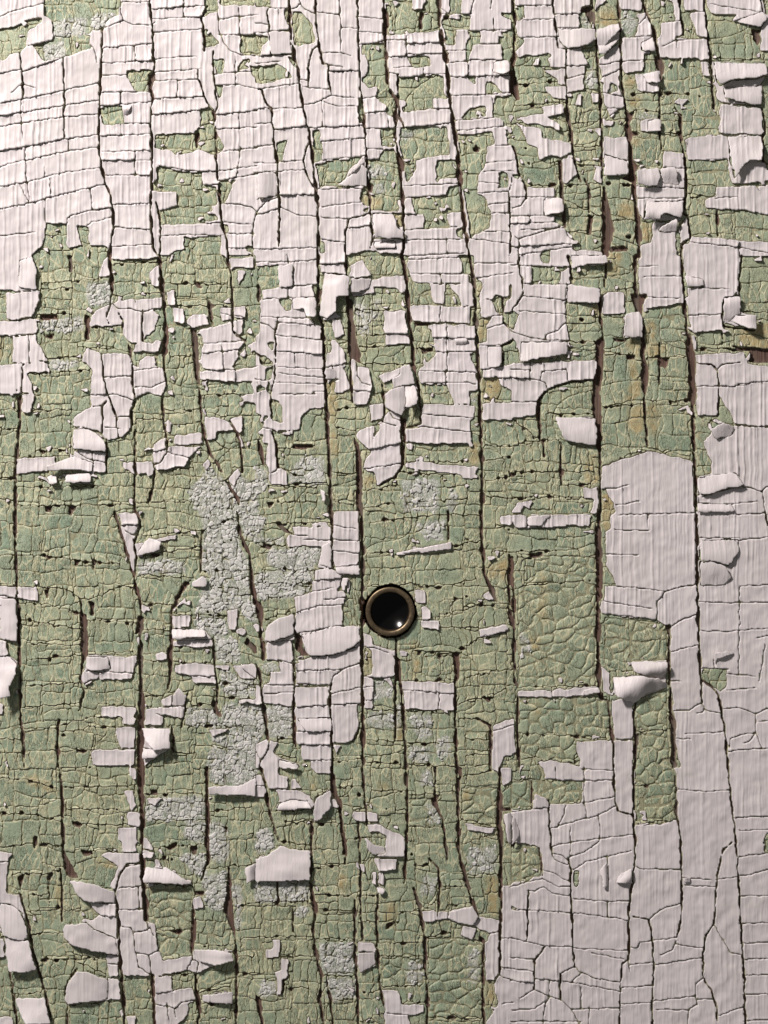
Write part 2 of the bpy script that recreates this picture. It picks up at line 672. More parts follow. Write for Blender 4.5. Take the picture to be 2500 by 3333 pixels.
g 80,565 115,560 110,620 85,590
g 60,730 110,700 100,800 60,805
g 60,880 90,810 100,890 90,900
w 415,0 580,0 580,120 420,110
w 445,115 605,135 605,265 520,270 525,370 555,400 440,420 410,380 425,250
w 495,415 550,410 580,515 505,530
w 610,150 965,130 975,240 935,250 975,330 950,330 940,245 850,240 755,250 620,255
g 760,200 870,215 930,215 930,240 770,250
w 610,60 690,20 720,80 750,130 605,145
w 980,0 1310,0 1335,50 1330,110 1380,115 1385,180 1010,170 980,70
w 1125,180 1225,180 1215,310 1140,310 1135,230
w 1240,185 1405,180 1415,325 1330,325 1320,270
w 1000,320 1385,330 1385,440 1010,425
w 1130,440 1420,450 1425,620 1390,640 1425,750 1440,870 1375,880 1385,965 1290,965 1230,830 1060,830 1050,740 1170,640 1150,560
w 1180,620 1240,625 1245,740 1080,735
w 830,360 970,355 980,500 1000,575 840,580 830,500
w 450,630 480,625 490,545 530,550 560,600 595,690 560,700 615,860 515,890 510,800 455,800
w 615,660 650,670 655,715 730,725 755,840 745,900 720,965 635,970 625,850
w 735,965 830,960 830,1050 740,1080
w 790,780 860,745 1000,710 1030,830 960,840 1050,930 1045,960 980,990 945,1040 835,990 830,900 890,860 880,800 830,830
w 860,1000 945,1040 1065,1045 1070,1090 960,1120 970,1210 1400,1215 1390,1060 1410,1050 1415,970 1080,955 1075,1040 965,1040 940,1050 940,1370 900,1430 790,1490 760,1400 690,1380 710,1310 750,1260 690,1230 660,1180 640,1150 670,1120 800,1080 830,1040
g 660,1215 690,1220 750,1260 700,1320 680,1290
g 770,1100 800,1090 790,1130 760,1180
w 970,1220 1020,1220 1015,1265 985,1260
w 970,1330 1440,1365 1410,1440 1335,1440 1335,1420 970,1370
w 1410,0 1659,0 1659,60 1640,260 1600,270 1560,240 1530,280 1450,290 1450,270 1470,180 1440,140 1420,140
w 1445,290 1530,285 1560,370 1600,385 1600,440 1659,480 1659,550 1590,580 1590,700 1570,730 1450,730 1445,560 1500,560 1490,450 1520,400 1450,400
w 1620,290 1659,260 1659,360 1600,370
w 1470,730 1560,730 1659,690 1659,870 1600,850 1570,790 1470,790
w 1460,955 1659,945 1659,1060 1465,1060
w 0,640 30,650 30,700 0,700
s 625,270 690,275 745,350 820,350 820,410 720,450 750,520 650,510 640,400
s 740,270 820,280 820,340 760,345
s 0,1320 60,1400 80,1500 0,1560
s 940,1440 1190,1440 1190,1659 950,1659
s 300,1300 440,1310 440,1480 220,1480 220,1400
s 1230,1500 1310,1520 1300,1659 1240,1659
s 1380,880 1430,880 1420,950 1390,950
y 1470,800 1590,800 1580,940 1470,945
y 460,800 510,820 520,1000 490,1120 470,1000
y 490,1130 540,1130 520,1300 490,1300
y 1440,200 1480,200 1470,280 1450,280
y 1450,420 1510,410 1500,540 1450,550
y 700,1430 760,1430 760,1490 700,1490
y 1390,1220 1450,1220 1450,1360 1390,1350
b 580,280 625,280 640,480 680,620 680,700 620,660 600,500
b 5,180 30,200 35,290 15,300
b 1020,430 1130,430 1120,450 1030,450
b 1060,600 1140,590 1150,610 1070,640
b 1630,1395 1659,1395 1659,1430 1640,1430
b 240,1220 370,1225 380,1250 240,1250
b 60,1600 120,1600 90,1640
b 650,1200 680,1280 690,1480 690,1659 650,1659
b 10,1180 50,1240 70,1380 20,1280
C 18 400,0 405,250 400,350 430,450 440,650 455,950 465,1150 480,1400 485,1659
C 14 580,0 590,180 600,350 610,550 615,800 625,950
C 18 945,0 970,130 985,300 1000,450 1020,650 1030,750
C 12 1030,750 1055,850 1065,980 1070,1090
C 18 1385,0 1400,100 1420,250 1425,450 1440,700 1450,950 1455,1100 1465,1400 1465,1659
C 10 1030,750 1000,700
C 10 0,630 30,650 30,690 60,700
C 11 135,440 125,500 130,600 120,800 95,900 100,1040
k 7 30,435 80,445 130,490
k 8 140,400 145,440 130,490
k 10 100,1050 130,1070 160,1080
C 14 100,1140 130,1200 140,1370 200,1390
C 20 640,1180 660,1300 670,1500 675,1659
C 12 945,1040 945,1200 945,1370 900,1430 790,1490
C 12 820,830 830,960 835,1030 820,1070
k 8 830,1080 910,1100
k 6 860,1000 890,1050 940,1070
C 9 1070,1090 960,1115
k 7 1080,1100 1120,1110 1390,1140
C 12 1600,700 1590,580 1659,550
C 9 1600,270 1600,430 1659,490
C 12 965,1060 960,1350
k 8 100,1410 135,1390 140,1370
k 7 655,690 655,780 690,820 745,840
h 0,40 210,40 400,25
h 415,55 580,50
h 150,205 400,185
h 40,280 390,270
h 40,395 340,405
h 140,430 420,450
h 140,515 420,545
h 130,615 440,640
h 150,720 440,735
h 150,760 440,790
h 140,820 440,830
h 150,895 380,895
h 380,880 450,880
h 0,800 60,805
h 45,1110 130,1130
h 620,250 975,240
h 980,25 1310,10
h 1010,115 1380,120
h 1150,530 1420,535
h 1150,625 1425,620
h 1250,620 1425,625
h 1060,745 1440,755
h 1070,825 1380,820 1420,830
h 1080,1025 1400,1050
h 960,1120 970,1120
h 970,1120 1080,1110
h 660,1120 800,1090
h 720,1260 940,1210
h 700,1380 940,1345
h 640,870 750,880
h 455,720 600,700
h 500,800 530,800
h 830,590 1000,575
h 840,505 985,505
h 1420,50 1659,45
h 1440,145 1659,110
h 1450,410 1600,380
h 1500,470 1600,440
h 1450,580 1590,580
h 1470,740 1659,695
h 1470,790 1659,790
v 205,0 210,75
v 243,80 240,200
v 210,205 210,275
v 500,720 520,800
v 1195,120 1200,170
v 1195,330 1190,430
v 1235,440 1240,740
v 1230,750 1230,820
v 250,640 255,700
v 430,1000 440,1110
v 650,970 650,1130
v 245,1130 245,1220
v 325,1250 325,1590
i 640,350 970,350
i 640,455 830,455
i 650,515 830,515
i 650,590 830,590
i 680,700 1010,700
i 20,1490 450,1500
i 80,1600 460,1590
i 150,1250 440,1230
i 210,1400 330,1440
i 220,1480 450,1470
i 500,1400 640,1420
i 500,1590 640,1620
i 500,1000 720,970
i 500,1110 640,1130
i 980,1330 1440,1340
i 1090,945 1290,960
i 1480,1220 1659,1240
i 1480,1330 1659,1300
i 1480,1460 1659,1430
i 1480,1560 1659,1570
i 700,1530 920,1480
i 700,1640 920,1590
i 940,1400 1430,1430
i 960,1600 1440,1570
i 1040,600 1150,590
v 1180,1230 1185,1330
v 1310,1240 1310,1330
v 1200,1440 1205,1600
v 760,280 760,520
v 690,360 690,460
v 820,280 815,450
u 450,115 605,135 605,265 520,270 520,360 460,410 412,385 425,250 ; 0 2.4
u 240,275 390,270 395,395 330,400 310,340 240,350 ; 0 1.8
u 612,150 750,150 730,215 640,240 612,240 ; 180 1.4
c 832,895 890,860 970,850 970,940 965,1000 945,1035 840,985 ; 20 2.0
u 970,845 1030,840 1050,930 1045,960 980,985 968,990 ; 315 2.2
u 880,800 930,770 940,715 1000,710 1030,830 960,840 890,860 ; 45 1.0
q 1290,530 1360,530 1365,575 1290,575 ; 90 0.8
u 145,60 240,60 243,200 150,205 ; 0 0.8
u 450,725 520,740 520,800 455,800 ; 180 0.8
u 420,1510 450,1530 455,1585 430,1585 ; 0 0.8
u 1500,590 1590,590 1590,700 1570,725 1500,725 ; 0 0.9
T 1666 833 g
w 0,0 365,0 370,70 380,185 570,215 565,310 350,300 350,380 360,430 375,550 355,640 60,685 30,560 0,520 40,380 0,350
g 130,70 360,75 320,110 300,180 135,180
g 180,0 245,0 240,50 200,45
w 380,0 610,0 615,55 430,65 385,90
w 0,690 550,680 550,800 380,820 230,870 160,930 160,1030 0,1050
w 580,270 620,230 730,235 730,375 590,385
w 730,375 820,365 845,400 845,535 720,530
w 820,0 1100,0 1110,310 920,330 850,345 840,285 880,270 820,240
w 1110,0 1490,0 1470,200 1400,290 1450,270 1470,265 1480,370 1580,385 1580,480 1360,430 1360,480 1170,495 1140,370 1130,200
w 1160,510 1190,510 1200,610 1180,620
w 1185,640 1500,625 1530,700 1659,720 1659,1105 1440,1090 1410,1000 1350,920 1340,1030 1200,1035
w 1280,1120 1360,1080 1440,1100 1659,1110 1659,1659 1200,1659 1200,1430 1280,1410 1290,1340 1270,1290 1240,1200 1280,1155
w 580,1360 890,1260 1170,1330 1180,1659 670,1659 650,1590 610,1520 580,1510
w 275,1040 545,1050 545,1220 500,1230 340,1190 310,1110
w 465,1500 555,1495 555,1659 510,1659 530,1575 470,1570
w 1120,970 1150,970 1170,1030 1140,1030
w 40,1590 150,1580 110,1640 80,1610 60,1659 0,1659
b 540,560 600,500 600,620 585,760 575,950 590,1200 555,1200 520,1000 530,820 550,700
b 770,240 870,250 840,350 850,400 790,330
b 835,600 860,650 885,720 885,880 865,920 840,850
b 1130,560 1160,500 1190,640 1195,900 1180,1050 1160,900 1140,700
b 950,650 1020,660 1000,730 960,700
b 650,535 740,540 750,560 680,560
b 1360,500 1659,420 1659,680 1540,690 1540,620 1370,610
b 0,1390 30,1400 20,1430 0,1430
b 300,1380 340,1380 340,1410 310,1420
b 740,640 800,640 790,670 740,665
b 160,940 190,950 185,1180 170,1160
g 1370,480 1659,420 1659,600 1370,605
b 1400,580 1659,600 1659,690 1540,690 1540,620
y 1480,480 1659,430 1659,680 1540,680 1540,620 1480,600
y 625,0 700,0 700,120 630,130
y 515,320 570,320 570,400 515,400
y 750,550 830,550 830,650 770,640 800,700 830,900 740,950 780,800
y 870,420 920,420 910,560 870,540
y 870,560 1000,570 950,650 880,650
y 750,970 850,970 860,1100 780,1150
y 890,970 970,970 920,1160 900,1170
y 490,1300 550,1300 550,1470 490,1470
y 590,1540 650,1540 680,1659 590,1659
C 14 365,0 380,100 390,190
C 16 570,210 575,400 590,520
C 8 610,0 610,100 600,200
C 28 590,520 570,700 555,900 550,1050 560,1180 570,1280
C 13 570,1280 575,1500 580,1659
C 20 800,0 800,200 830,350 850,500 855,650
C 14 855,920 865,1050 880,1230
C 17 1095,0 1105,100 1115,300 1135,480
C 24 1135,480 1160,640 1170,900 1170,1000
C 16 1170,1000 1180,1250 1195,1500 1190,1659
C 10 1490,0 1470,150 1470,250
C 10 1470,265 1380,270 1360,330 1365,440 1380,460 1570,480
C 10 160,1040 175,930 240,860 380,815 550,800
C 9 1200,700 1290,700 1330,740 1340,850 1335,1030
k 8 1330,735 1360,705 1480,690
k 6 1620,1520 1640,1659
k 9 1290,1530 1440,1500 1540,1500 1615,1525 1659,1490
C 8 45,0 50,120 70,150 70,260 0,350
k 7 0,490 80,520 200,545 370,550
k 6 220,545 220,515 300,480 355,430
C 12 180,1020 180,1180
k 6 0,790 160,800 220,825 230,865
k 5 185,800 195,750 350,735
C 12 320,1210 315,1380 320,1480
C 10 205,1190 210,1300
C 12 960,560 955,830
h 0,60 370,75
h 75,180 360,185
h 70,260 565,310
h 40,355 350,380
h 0,735 120,740
h 0,945 160,945
h 820,70 930,65
h 860,135 1090,130
h 860,270 1080,275
h 1130,205 1400,215
h 1150,385 1360,380
h 1200,845 1335,845
h 1345,845 1490,840
h 1470,830 1659,810
h 1440,1095 1659,1110
h 590,1510 700,1500 750,1485
h 680,1615 820,1590
h 1200,1550 1290,1535
h 1200,1625 1490,1600 1580,1590
v 118,690 118,790
v 355,185 350,300
v 130,70 130,180
v 260,75 260,180
v 355,735 360,800
v 1290,1540 1240,1560
i 590,640 820,635
i 870,660 1130,655
i 590,980 850,960
i 890,940 1150,940
i 590,1340 870,1260
i 890,1250 1160,1300
i 0,1060 170,1180
i 0,1210 320,1190
i 200,1020 520,1030
i 0,1400 540,1400
i 0,1570 460,1560
i 290,1490 550,1480
i 370,320 560,310
i 380,410 570,400
i 370,560 560,555
i 1190,600 1600,600
i 1480,360 1659,370
i 640,220 790,215
i 1210,1090 1340,1060
u 360,185 570,215 565,305 360,300 ; 0 1.4
u 385,0 610,0 615,50 430,62 390,88 ; 0 1.6
u 60,560 360,560 355,640 200,660 60,685 ; 315 1.8
u 730,375 820,365 845,400 845,530 720,528 ; 250 1.8
c 1370,275 1470,265 1480,370 1440,390 1420,420 1370,440 ; 290 1.4
u 1405,415 1440,385 1580,385 1578,480 1500,465 ; 0 2.6
u 1282,1120 1360,1082 1440,1105 1420,1165 1320,1185 ; 130 1.4
u 1200,1440 1300,1420 1450,1405 1500,1490 1400,1505 1280,1540 1205,1540 ; 290 1.4
u 1120,130 1240,150 1240,200 1130,200 ; 270 1.0
u 280,1042 545,1052 545,1220 500,1230 340,1190 ; 260 1.2
u 1200,1600 1420,1610 1440,1659 1200,1659 ; 270 1.0
T 0 1666 g
w 765,5 880,5 905,50 890,150 865,210 1140,150 1140,175 1050,200 1035,250 885,285 870,400 850,380 810,230
w 0,480 245,490 248,585 0,540
w 0,540 110,565 120,840 50,835 50,935 0,930
w 0,940 60,935 110,970 115,1050 70,1130 80,1190 0,1205
w 0,1240 25,1240 20,1310 0,1320
w 560,930 885,935 870,1030 850,1080 640,1085 550,1125 520,1070 560,1000
w 660,1260 885,1260 870,1330 660,1325
w 790,1330 890,1330 880,1380 790,1385
w 745,1400 880,1385 880,1530 780,1535
w 610,1540 880,1535 870,1640 600,1645 590,1570
w 945,1270 1190,1260 1190,1330 1130,1330 1055,1310 1055,1385 940,1380
w 1105,1180 1160,1135 1210,1190 1195,1255 1060,1260 1040,1210
w 920,1400 1105,1400 1105,1530 1000,1590 920,1659
w 1120,670 1230,670 1230,750 1125,755
w 1115,755 1330,765 1380,830 1370,875 1105,870
w 1010,915 1090,910 1090,960 1010,960
w 1130,985 1390,985 1395,1110 1250,1110 1240,1060 1140,1045
w 1230,460 1310,415 1345,430 1335,490 1250,480
w 1470,650 1545,630 1530,770 1480,760
w 1540,755 1600,760 1580,800 1530,785
w 1390,990 1490,995 1490,1030 1400,1015
w 1510,990 1659,985 1659,1085 1560,1080
w 1550,1210 1659,1210 1659,1240 1550,1240
w 1350,1405 1515,1395 1380,1455
w 920,605 970,605 945,655 920,645
w 1160,590 1200,545 1200,580 1170,600
w 930,785 955,785 955,830 930,830
w 885,810 910,810 910,920 890,900
w 1230,125 1270,125 1265,150 1230,150
w 890,0 930,0 910,30
w 1630,740 1659,720 1659,770
s 1290,0 1530,0 1540,200 1610,330 1620,560 1590,620 1460,640 1400,670 1250,640 1300,580 1310,480 1360,470 1350,410 1310,350 1310,220 1330,140
s 1550,0 1659,0 1659,200 1580,150
s 1600,580 1659,600 1659,740 1550,640
s 1250,680 1460,690 1480,790 1380,800 1260,750
s 1390,810 1530,820 1560,960 1400,980
s 1420,1000 1500,1040 1560,1090 1659,1100 1659,1200 1440,1180
s 1210,1270 1400,1280 1420,1400 1210,1380
s 1350,1470 1500,1400 1659,1400 1659,1659 1350,1659 1350,1540 1480,1530
s 1440,1240 1659,1250 1659,1390 1440,1390
s 890,330 1050,310 1200,330 1200,400 900,400
b 515,650 565,670 570,800 560,960 530,960
b 575,580 610,590 610,680 590,680
b 85,0 110,0 110,140 90,140
b 470,300 510,320 490,360
b 595,310 625,320 610,380 595,350
b 290,285 335,290 310,320
b 290,510 315,510 310,570 295,560
b 440,0 480,0 460,30
b 890,670 935,680 920,760 880,800 880,730
b 885,940 935,930 930,1000 900,990
b 1090,880 1115,880 1115,1040 1090,1060
b 905,1170 940,1190 935,1659 890,1659 890,1400
b 1380,1200 1440,1330 1410,1330 1370,1260
b 1200,450 1230,460 1140,590 1130,570
b 1590,810 1659,880 1659,940 1580,850
b 1620,300 1659,590 1640,590
y 1050,330 1100,330 1100,400 1050,390
C 14 95,0 100,280 110,500 120,700 125,1000 130,1300 150,1500 155,1659
C 12 515,560 530,650 550,900 520,1080 545,1170 510,1290
C 12 380,1340 370,1500 380,1659
C 14 740,0 790,150 840,330 870,440 910,600 920,700
C 22 905,680 910,950 915,1200 910,1400 905,1659
C 9 880,0 910,60 890,150 870,200
C 10 860,175 885,290 870,400
C 14 1230,445 1170,530 1110,640 1110,870 1100,1080 1090,1150
C 15 1535,0 1555,150 1620,280 1625,450 1650,600
C 10 1310,120 1300,280 1295,400
C 14 1210,1180 1190,1330 1170,1400
C 12 1115,1390 1120,1550
C 9 1380,820 1390,1000 1410,1150 1400,1250
k 8 540,1120 590,1090 645,1080
k 8 810,120 870,155 890,120
h 770,90 900,80
h 570,1030 850,1045
h 790,1385 880,1380
h 780,1540 880,1535
h 1130,1045 1240,1060 1390,1065
h 945,1265 1200,1255
h 1020,1310 1130,1340
h 1110,835 1370,825
h 0,540 120,560
h 0,830 110,845
h 0,935 50,935
v 110,480 110,550
v 640,1045 640,1085
k 6 1570,1020 1659,1080
k 7 550,1130 530,1100
i 0,280 300,285 600,330 800,340
i 0,470 420,500 500,550 570,570
i 620,560 780,480 870,500
i 130,590 300,600 520,660
i 140,700 510,760
i 150,850 520,870
i 160,960 530,930
i 160,1130 510,1110
i 150,1270 510,1240
i 380,1390 600,1330 790,1320
i 390,1450 600,1390 780,1400
i 160,1430 370,1400
i 0,1470 150,1480
i 380,1560 600,1540
i 570,700 890,720
i 570,920 880,910
i 560,1240 880,1260
i 920,600 1110,600
i 900,410 1220,430
i 900,290 1290,230
i 910,160 1320,120 1520,40
i 1320,220 1520,180
i 1310,380 1610,380
i 1360,490 1600,500
i 1250,640 1460,660
i 1130,660 1470,680
i 1120,870 1370,880
i 1120,975 1380,980
i 930,960 1080,980
i 930,760 1100,770
i 930,1200 1060,1190
i 1420,1100 1659,1120
i 1440,1200 1659,1210
i 1210,1390 1659,1390
i 1350,1530 1659,1530
i 1130,1560 1340,1570
i 1230,1250 1400,1250
i 380,1659 600,1655
v 220,20 200,280
v 225,310 235,480
v 480,330 500,500
v 1395,380 1390,500
v 1445,400 1440,530
v 1590,330 1590,400
i 1390,900 1560,910
u 0,560 110,565 118,838 0,820 ; 0 1.2
u 0,940 60,938 108,975 112,1050 70,1130 80,1190 0,1203 ; 315 3.0
c 560,935 700,938 720,1015 660,1025 590,1030 560,1010 ; 0 1.6
u 1115,757 1320,765 1335,810 1200,815 1160,830 1115,815 ; 270 1.8
u 925,1400 1105,1400 1105,1530 1010,1540 940,1470 ; 315 2.8
u 925,1525 1010,1540 1105,1530 1000,1590 925,1600 ; 280 1.2
u 960,170 1050,195 1035,250 890,285 900,250 ; 290 1.0
u 1240,455 1310,417 1343,430 1333,488 1250,478 ; 0 0.8
u 1120,1180 1160,1137 1210,1190 1195,1253 1110,1258 ; 90 0.9
T 833 1666 g
w 500,0 665,0 670,405 510,405 500,250
w 240,95 490,100 490,185 490,365 400,360 420,220 200,228 200,155 240,150
w 360,75 450,65 470,95 370,95
w 380,375 495,365 560,420 530,510 590,510 565,600 555,620 565,735 260,790 240,740 260,650 240,545 360,520 365,450 385,445
w 50,840 70,740 140,690 245,660 245,830 230,840 250,950 235,970 65,960 65,850
w 280,785 480,740 670,735 675,960 690,1240 650,1260 665,1400 620,1490 500,1500 490,1240 470,1120 260,1120 260,990 350,935 320,910
w 560,430 600,430 600,510 560,520
w 150,970 235,970 250,1030 250,1220 240,1260 50,1240 45,1120 85,1110 95,1035 150,1030
w 0,720 40,740 45,780 0,780
w 0,1115 30,1130 45,1240 0,1250
w 255,1130 470,1130 465,1245 480,1250 490,1500 490,1659 360,1659 350,1610 300,1610 290,1510 265,1500 255,1270 250,1220
w 500,1510 560,1510 520,1565
w 0,1500 70,1470 150,1500 110,1550 170,1600 280,1640 275,1659 0,1659
w 905,265 1265,195 1265,240 910,280
w 1025,505 1100,500 1100,595 1040,595
w 1075,615 1110,615 1135,650 1130,695 1075,700
w 1070,700 1190,705 1190,760 1070,755
w 695,785 740,800 760,860 900,900 905,945 870,920 900,960 900,1060 870,1080 890,1160 800,1090 755,1080 770,1150 760,1280 700,1280 690,1060 750,1060 755,900 690,870
w 920,900 980,900 980,935 930,940
w 945,1095 1285,1105 1280,1290 960,1275
w 1440,760 1620,730 1635,765 1450,815
w 1465,540 1505,510 1545,570 1480,560
w 1500,280 1550,285 1510,320
w 1580,25 1659,25 1659,85 1585,80
w 1535,1390 1659,1330 1659,1580 1600,1590 1580,1659 1520,1659 1530,1560
g 545,460 610,420 670,420 670,560 600,540 570,520
w 590,430 608,430 608,520 590,530
g 565,600 670,600 665,730 570,735
g 570,560 650,560 650,590 570,595
g 770,1080 830,1080 885,1150 885,1220 760,1220
s 765,1080 830,1100 885,1160 885,1210 760,1220
s 0,30 60,30 60,110 0,150
s 80,240 420,230 400,330 340,370 100,360 70,310
s 20,390 370,380 360,500 240,550 60,560 0,540 0,440
s 0,170 190,170 190,210 0,210
s 1000,70 1240,50 1220,190 1100,190 1050,120
s 720,1290 890,1290 890,1400 720,1410
s 980,1300 1140,1310 1140,1460 1040,1480
s 985,1510 1130,1510 1130,1630 1000,1630
s 1160,1450 1270,1450 1270,1600 1160,1600
s 60,1260 220,1260 230,1450 100,1470
s 0,1240 50,1290 60,1430 0,1480
s 50,970 140,970 140,1030 60,1040
s 900,1230 950,1230 950,1400 900,1460
y 690,890 750,890 750,1055 690,1060
y 710,300 725,300 715,480 700,480
y 1570,320 1640,320 1640,440 1590,440
y 1490,340 1540,350 1530,420 1500,420
y 1010,820 1040,820 1040,1090 1020,1090
y 905,1380 950,1380 950,1480 905,1480
y 90,1035 100,1035 95,1110 80,1110
b 470,0 500,0 500,90 480,90
b 680,170 715,250 710,280 690,290
b 250,790 290,800 300,880 340,930 290,930 250,880
b 0,560 45,600 45,680 20,730 0,640
b 900,950 940,960 930,1090 900,1090
b 1275,910 1320,910 1310,1100 1285,1100
b 1480,380 1540,520 1570,590 1540,560 1480,450
b 1630,640 1659,640 1659,740 1635,700
b 40,200 110,220 80,250 45,235
b 1040,900 1075,905 1060,930 1040,925
b 1120,910 1150,900 1150,930
b 1180,910 1210,915 1200,960 1180,950
b 120,60 160,70 240,150 180,130
b 25,830 60,850 60,950 40,960
b 30,1240 60,1260 80,1480 60,1440
b 235,1270 255,1270 260,1500 240,1500
b 660,560 690,560 690,620 670,640
b 940,1280 970,1290 970,1370 950,1370
b 1470,1210 1540,1200 1500,1240
b 1420,1340 1530,1380 1520,1430 1500,1380
b 1510,1420 1530,1420 1520,1659 1510,1659
b 1350,170 1390,170 1370,195
b 1280,550 1310,570 1280,590
C 20 680,0 690,300 690,700 685,900 690,1200 695,1659
C 10 500,0 490,180 490,370
C 14 0,580 40,640 30,800 50,960
C 10 250,660 245,760 280,860 310,930
C 12 245,980 250,1150 240,1260 245,1400 260,1520
C 14 0,990 25,1050 40,1200 60,1350 80,1480
C 10 490,1110 480,1240 490,1400 495,1659
k 8 490,1110 500,1070 560,1020 670,980
k 8 240,970 270,945 350,935
k 8 65,960 180,965 240,985
C 18 1460,0 1460,150 1480,400 1560,580
C 16 1300,910 1290,1100 1290,1300 1300,1659
C 10 905,830 910,950 905,1100 900,1480
C 14 920,960 945,1200 960,1400 970,1659
C 14 1640,280 1640,640 1659,740
C 10 1245,0 1245,180
C 10 1430,1340 1500,1370 1525,1420 1520,1659
C 8 665,1400 660,1440 620,1490
k 9 90,1470 70,1560 30,1610 20,1659
k 6 0,1550 30,1610
h 240,150 330,155
h 320,180 490,185
h 500,85 570,100 640,110
h 500,180 665,190
h 500,250 665,270
h 385,445 560,430
h 360,520 490,495
h 450,570 570,555
h 250,655 400,610 560,600
h 260,790 420,760 560,735
h 65,845 235,830
h 250,1030 540,1020
h 95,1035 150,1035
h 45,1120 240,1120
h 60,1180 240,1165
h 260,1110 470,1125
h 500,1175 660,1140
h 250,1265 480,1250 680,1240
h 350,935 480,930 670,870
h 270,1420 490,1425
h 265,1505 490,1510 620,1490
h 300,1610 490,1605
h 690,870 760,880 850,910
h 690,1135 760,1130
h 700,1220 770,1220
h 690,1065 760,1070 830,1080
h 950,1150 1280,1180
h 760,1080 900,1065
h 1070,700 1190,700
h 1540,1420 1659,1380
v 480,1130 480,1250
v 1190,1180 1180,1280
v 1190,580 1190,770
v 1280,450 1270,700
v 1145,1300 1150,1480
v 825,270 820,320
v 975,310 970,460
v 1200,930 1190,1090
v 80,570 85,630
v 140,570 140,690
i 720,75 1000,40 1250,20 1450,30
i 720,270 900,260 1100,250 1450,190
i 720,480 1000,470 1200,490 1450,430
i 1110,580 1280,570 1460,540
i 1200,670 1380,630 1480,570
i 1200,750 1440,750
i 1010,900 1290,920
i 1320,900 1440,820 1640,780
i 1330,1080 1640,1020
i 1320,1240 1480,1200 1640,1150
i 1320,1340 1430,1340
i 1330,1470 1520,1480
i 1330,1580 1510,1570
i 950,1090 1280,1090
i 710,1290 900,1290 1280,1290
i 710,1480 950,1490
i 710,1620 950,1640
i 980,1500 1280,1500
i 980,1640 1280,1650
i 0,220 200,220
i 0,380 370,380
i 0,465 360,465
i 60,560 240,540
i 50,700 240,640
i 100,1480 240,1470
i 150,1590 280,1590
i 520,1620 690,1600
i 1490,80 1659,110
i 1500,260 1659,250
i 0,80 480,70
i 1340,620 1640,590
c 50,838 75,735 140,690 245,662 245,790 180,820 90,835 ; 20 1.8
u 300,800 480,745 670,738 672,840 620,880 520,920 420,930 350,930 ; 280 1.0
u 560,430 600,428 575,510 560,512 ; 0 0.8
u 410,340 430,222 490,190 490,362 ; 0 0.6
u 270,1340 490,1330 490,1420 330,1420 ; 270 0.8
u 510,360 665,340 670,405 530,403 ; 270 0.8
u 910,265 1265,197 1265,240 912,278 ; 0 0.5
u 150,1600 280,1640 275,1659 150,1659 ; 0 1.2
u 1450,760 1620,730 1635,765 1455,812 ; 0 0.5
T 1666 1666 g
w 0,20 100,20 510,15 505,90 360,85 355,100 20,100
w 505,0 550,0 550,15 505,10
w 450,115 540,115 530,140 460,130
w 680,0 1659,0 1659,1659 1370,1659 1090,1659 1060,1500 1060,1360 1040,1250 1020,1000 1030,760 940,700 575,660 575,580 600,560 600,480 680,475 610,350 600,130 640,110 630,30
g 1225,1020 1390,1020 1390,1130 1350,1165 1240,1100
g 605,370 670,470 605,470
w 765,970 1000,965 1000,1140 800,1215 790,1260 760,1230 670,1195 655,1070 900,1060 800,1040
w 580,1000 635,1040 640,1190 590,1165
w 35,1155 260,1155 560,1130 570,1165 450,1190 250,1200 35,1195
w 645,1220 750,1220 785,1260 785,1470 655,1470
w 415,1485 650,1480 785,1475 790,1659 445,1659 440,1640 445,1610 415,1550
w 170,1610 290,1610 440,1645 440,1659 190,1659
w 0,1330 15,1330 15,1400 35,1560 0,1570
s 35,780 110,780 125,900 70,970 50,950 60,860
b 110,265 200,265 200,285 120,300
b 540,100 580,100 590,480 570,580 550,480
b 550,1150 590,1180 580,1240 560,1200
b 800,1440 820,1440 810,1659 795,1659
b 1040,1300 1065,1360 1065,1659 1030,1659
b 990,730 1030,740 1020,800
y 600,0 680,0 640,130 600,100
y 185,330 210,450 220,700 190,720
y 150,1200 180,1210 170,1400 150,1390
y 130,790 180,830 160,900 130,880
a 150,280 540,290 540,1130 40,1130 40,500 150,400
a 600,680 1000,730 1000,960 770,1030 600,1000
a 40,1200 620,1200 630,1470 400,1640 60,1560
a 800,1180 1000,1160 1020,1659 810,1659
C 26 565,0 560,200 565,400 560,600 560,900 570,1200
C 16 570,1200 625,1230 640,1400 660,1500 660,1659
C 16 0,300 15,600 15,900 20,1100 40,1140
C 14 40,1200 35,1400 50,1659
C 20 1195,0 1200,300 1205,600 1215,900 1225,1080
C 10 1225,1080 1230,1240
C 14 1230,1090 1290,1130 1340,1190 1360,1300 1385,1450 1400,1659
C 18 1020,730 1020,1000 1030,1300 1050,1659
C 12 800,1215 790,1300 800,1500 800,1659
C 8 1640,0 1659,100
k 10 940,700 940,580 990,520 1080,490 1190,470
k 9 1035,740 1100,700 1195,665
k 9 1045,1290 1150,1285 1225,1240
k 6 1225,1240 1260,1285 1350,1305
k 5 1250,1260 1240,1300 1200,1305
k 7 1370,1275 1480,1270 1580,1310 1659,1270
k 7 1580,1310 1580,1430 1620,1530
k 6 1580,1430 1480,1445 1415,1470 1410,1530
k 6 1580,1430 1550,1480 1500,1500
k 6 1600,1100 1620,1000 1640,860
h 640,480 800,490 990,515
h 600,580 760,605 900,625
h 575,660 750,675 935,700
h 600,275 810,280
h 670,120 880,120
h 880,20 880,90
h 690,20 880,15 1190,5
h 1390,20 1640,10
h 1215,170 1460,170
h 1460,185 1659,165
h 1480,480 1659,475
h 1220,585 1400,590 1659,585
h 1225,770 1400,775 1659,755
h 1035,905 1195,865
h 1035,1095 1085,1098
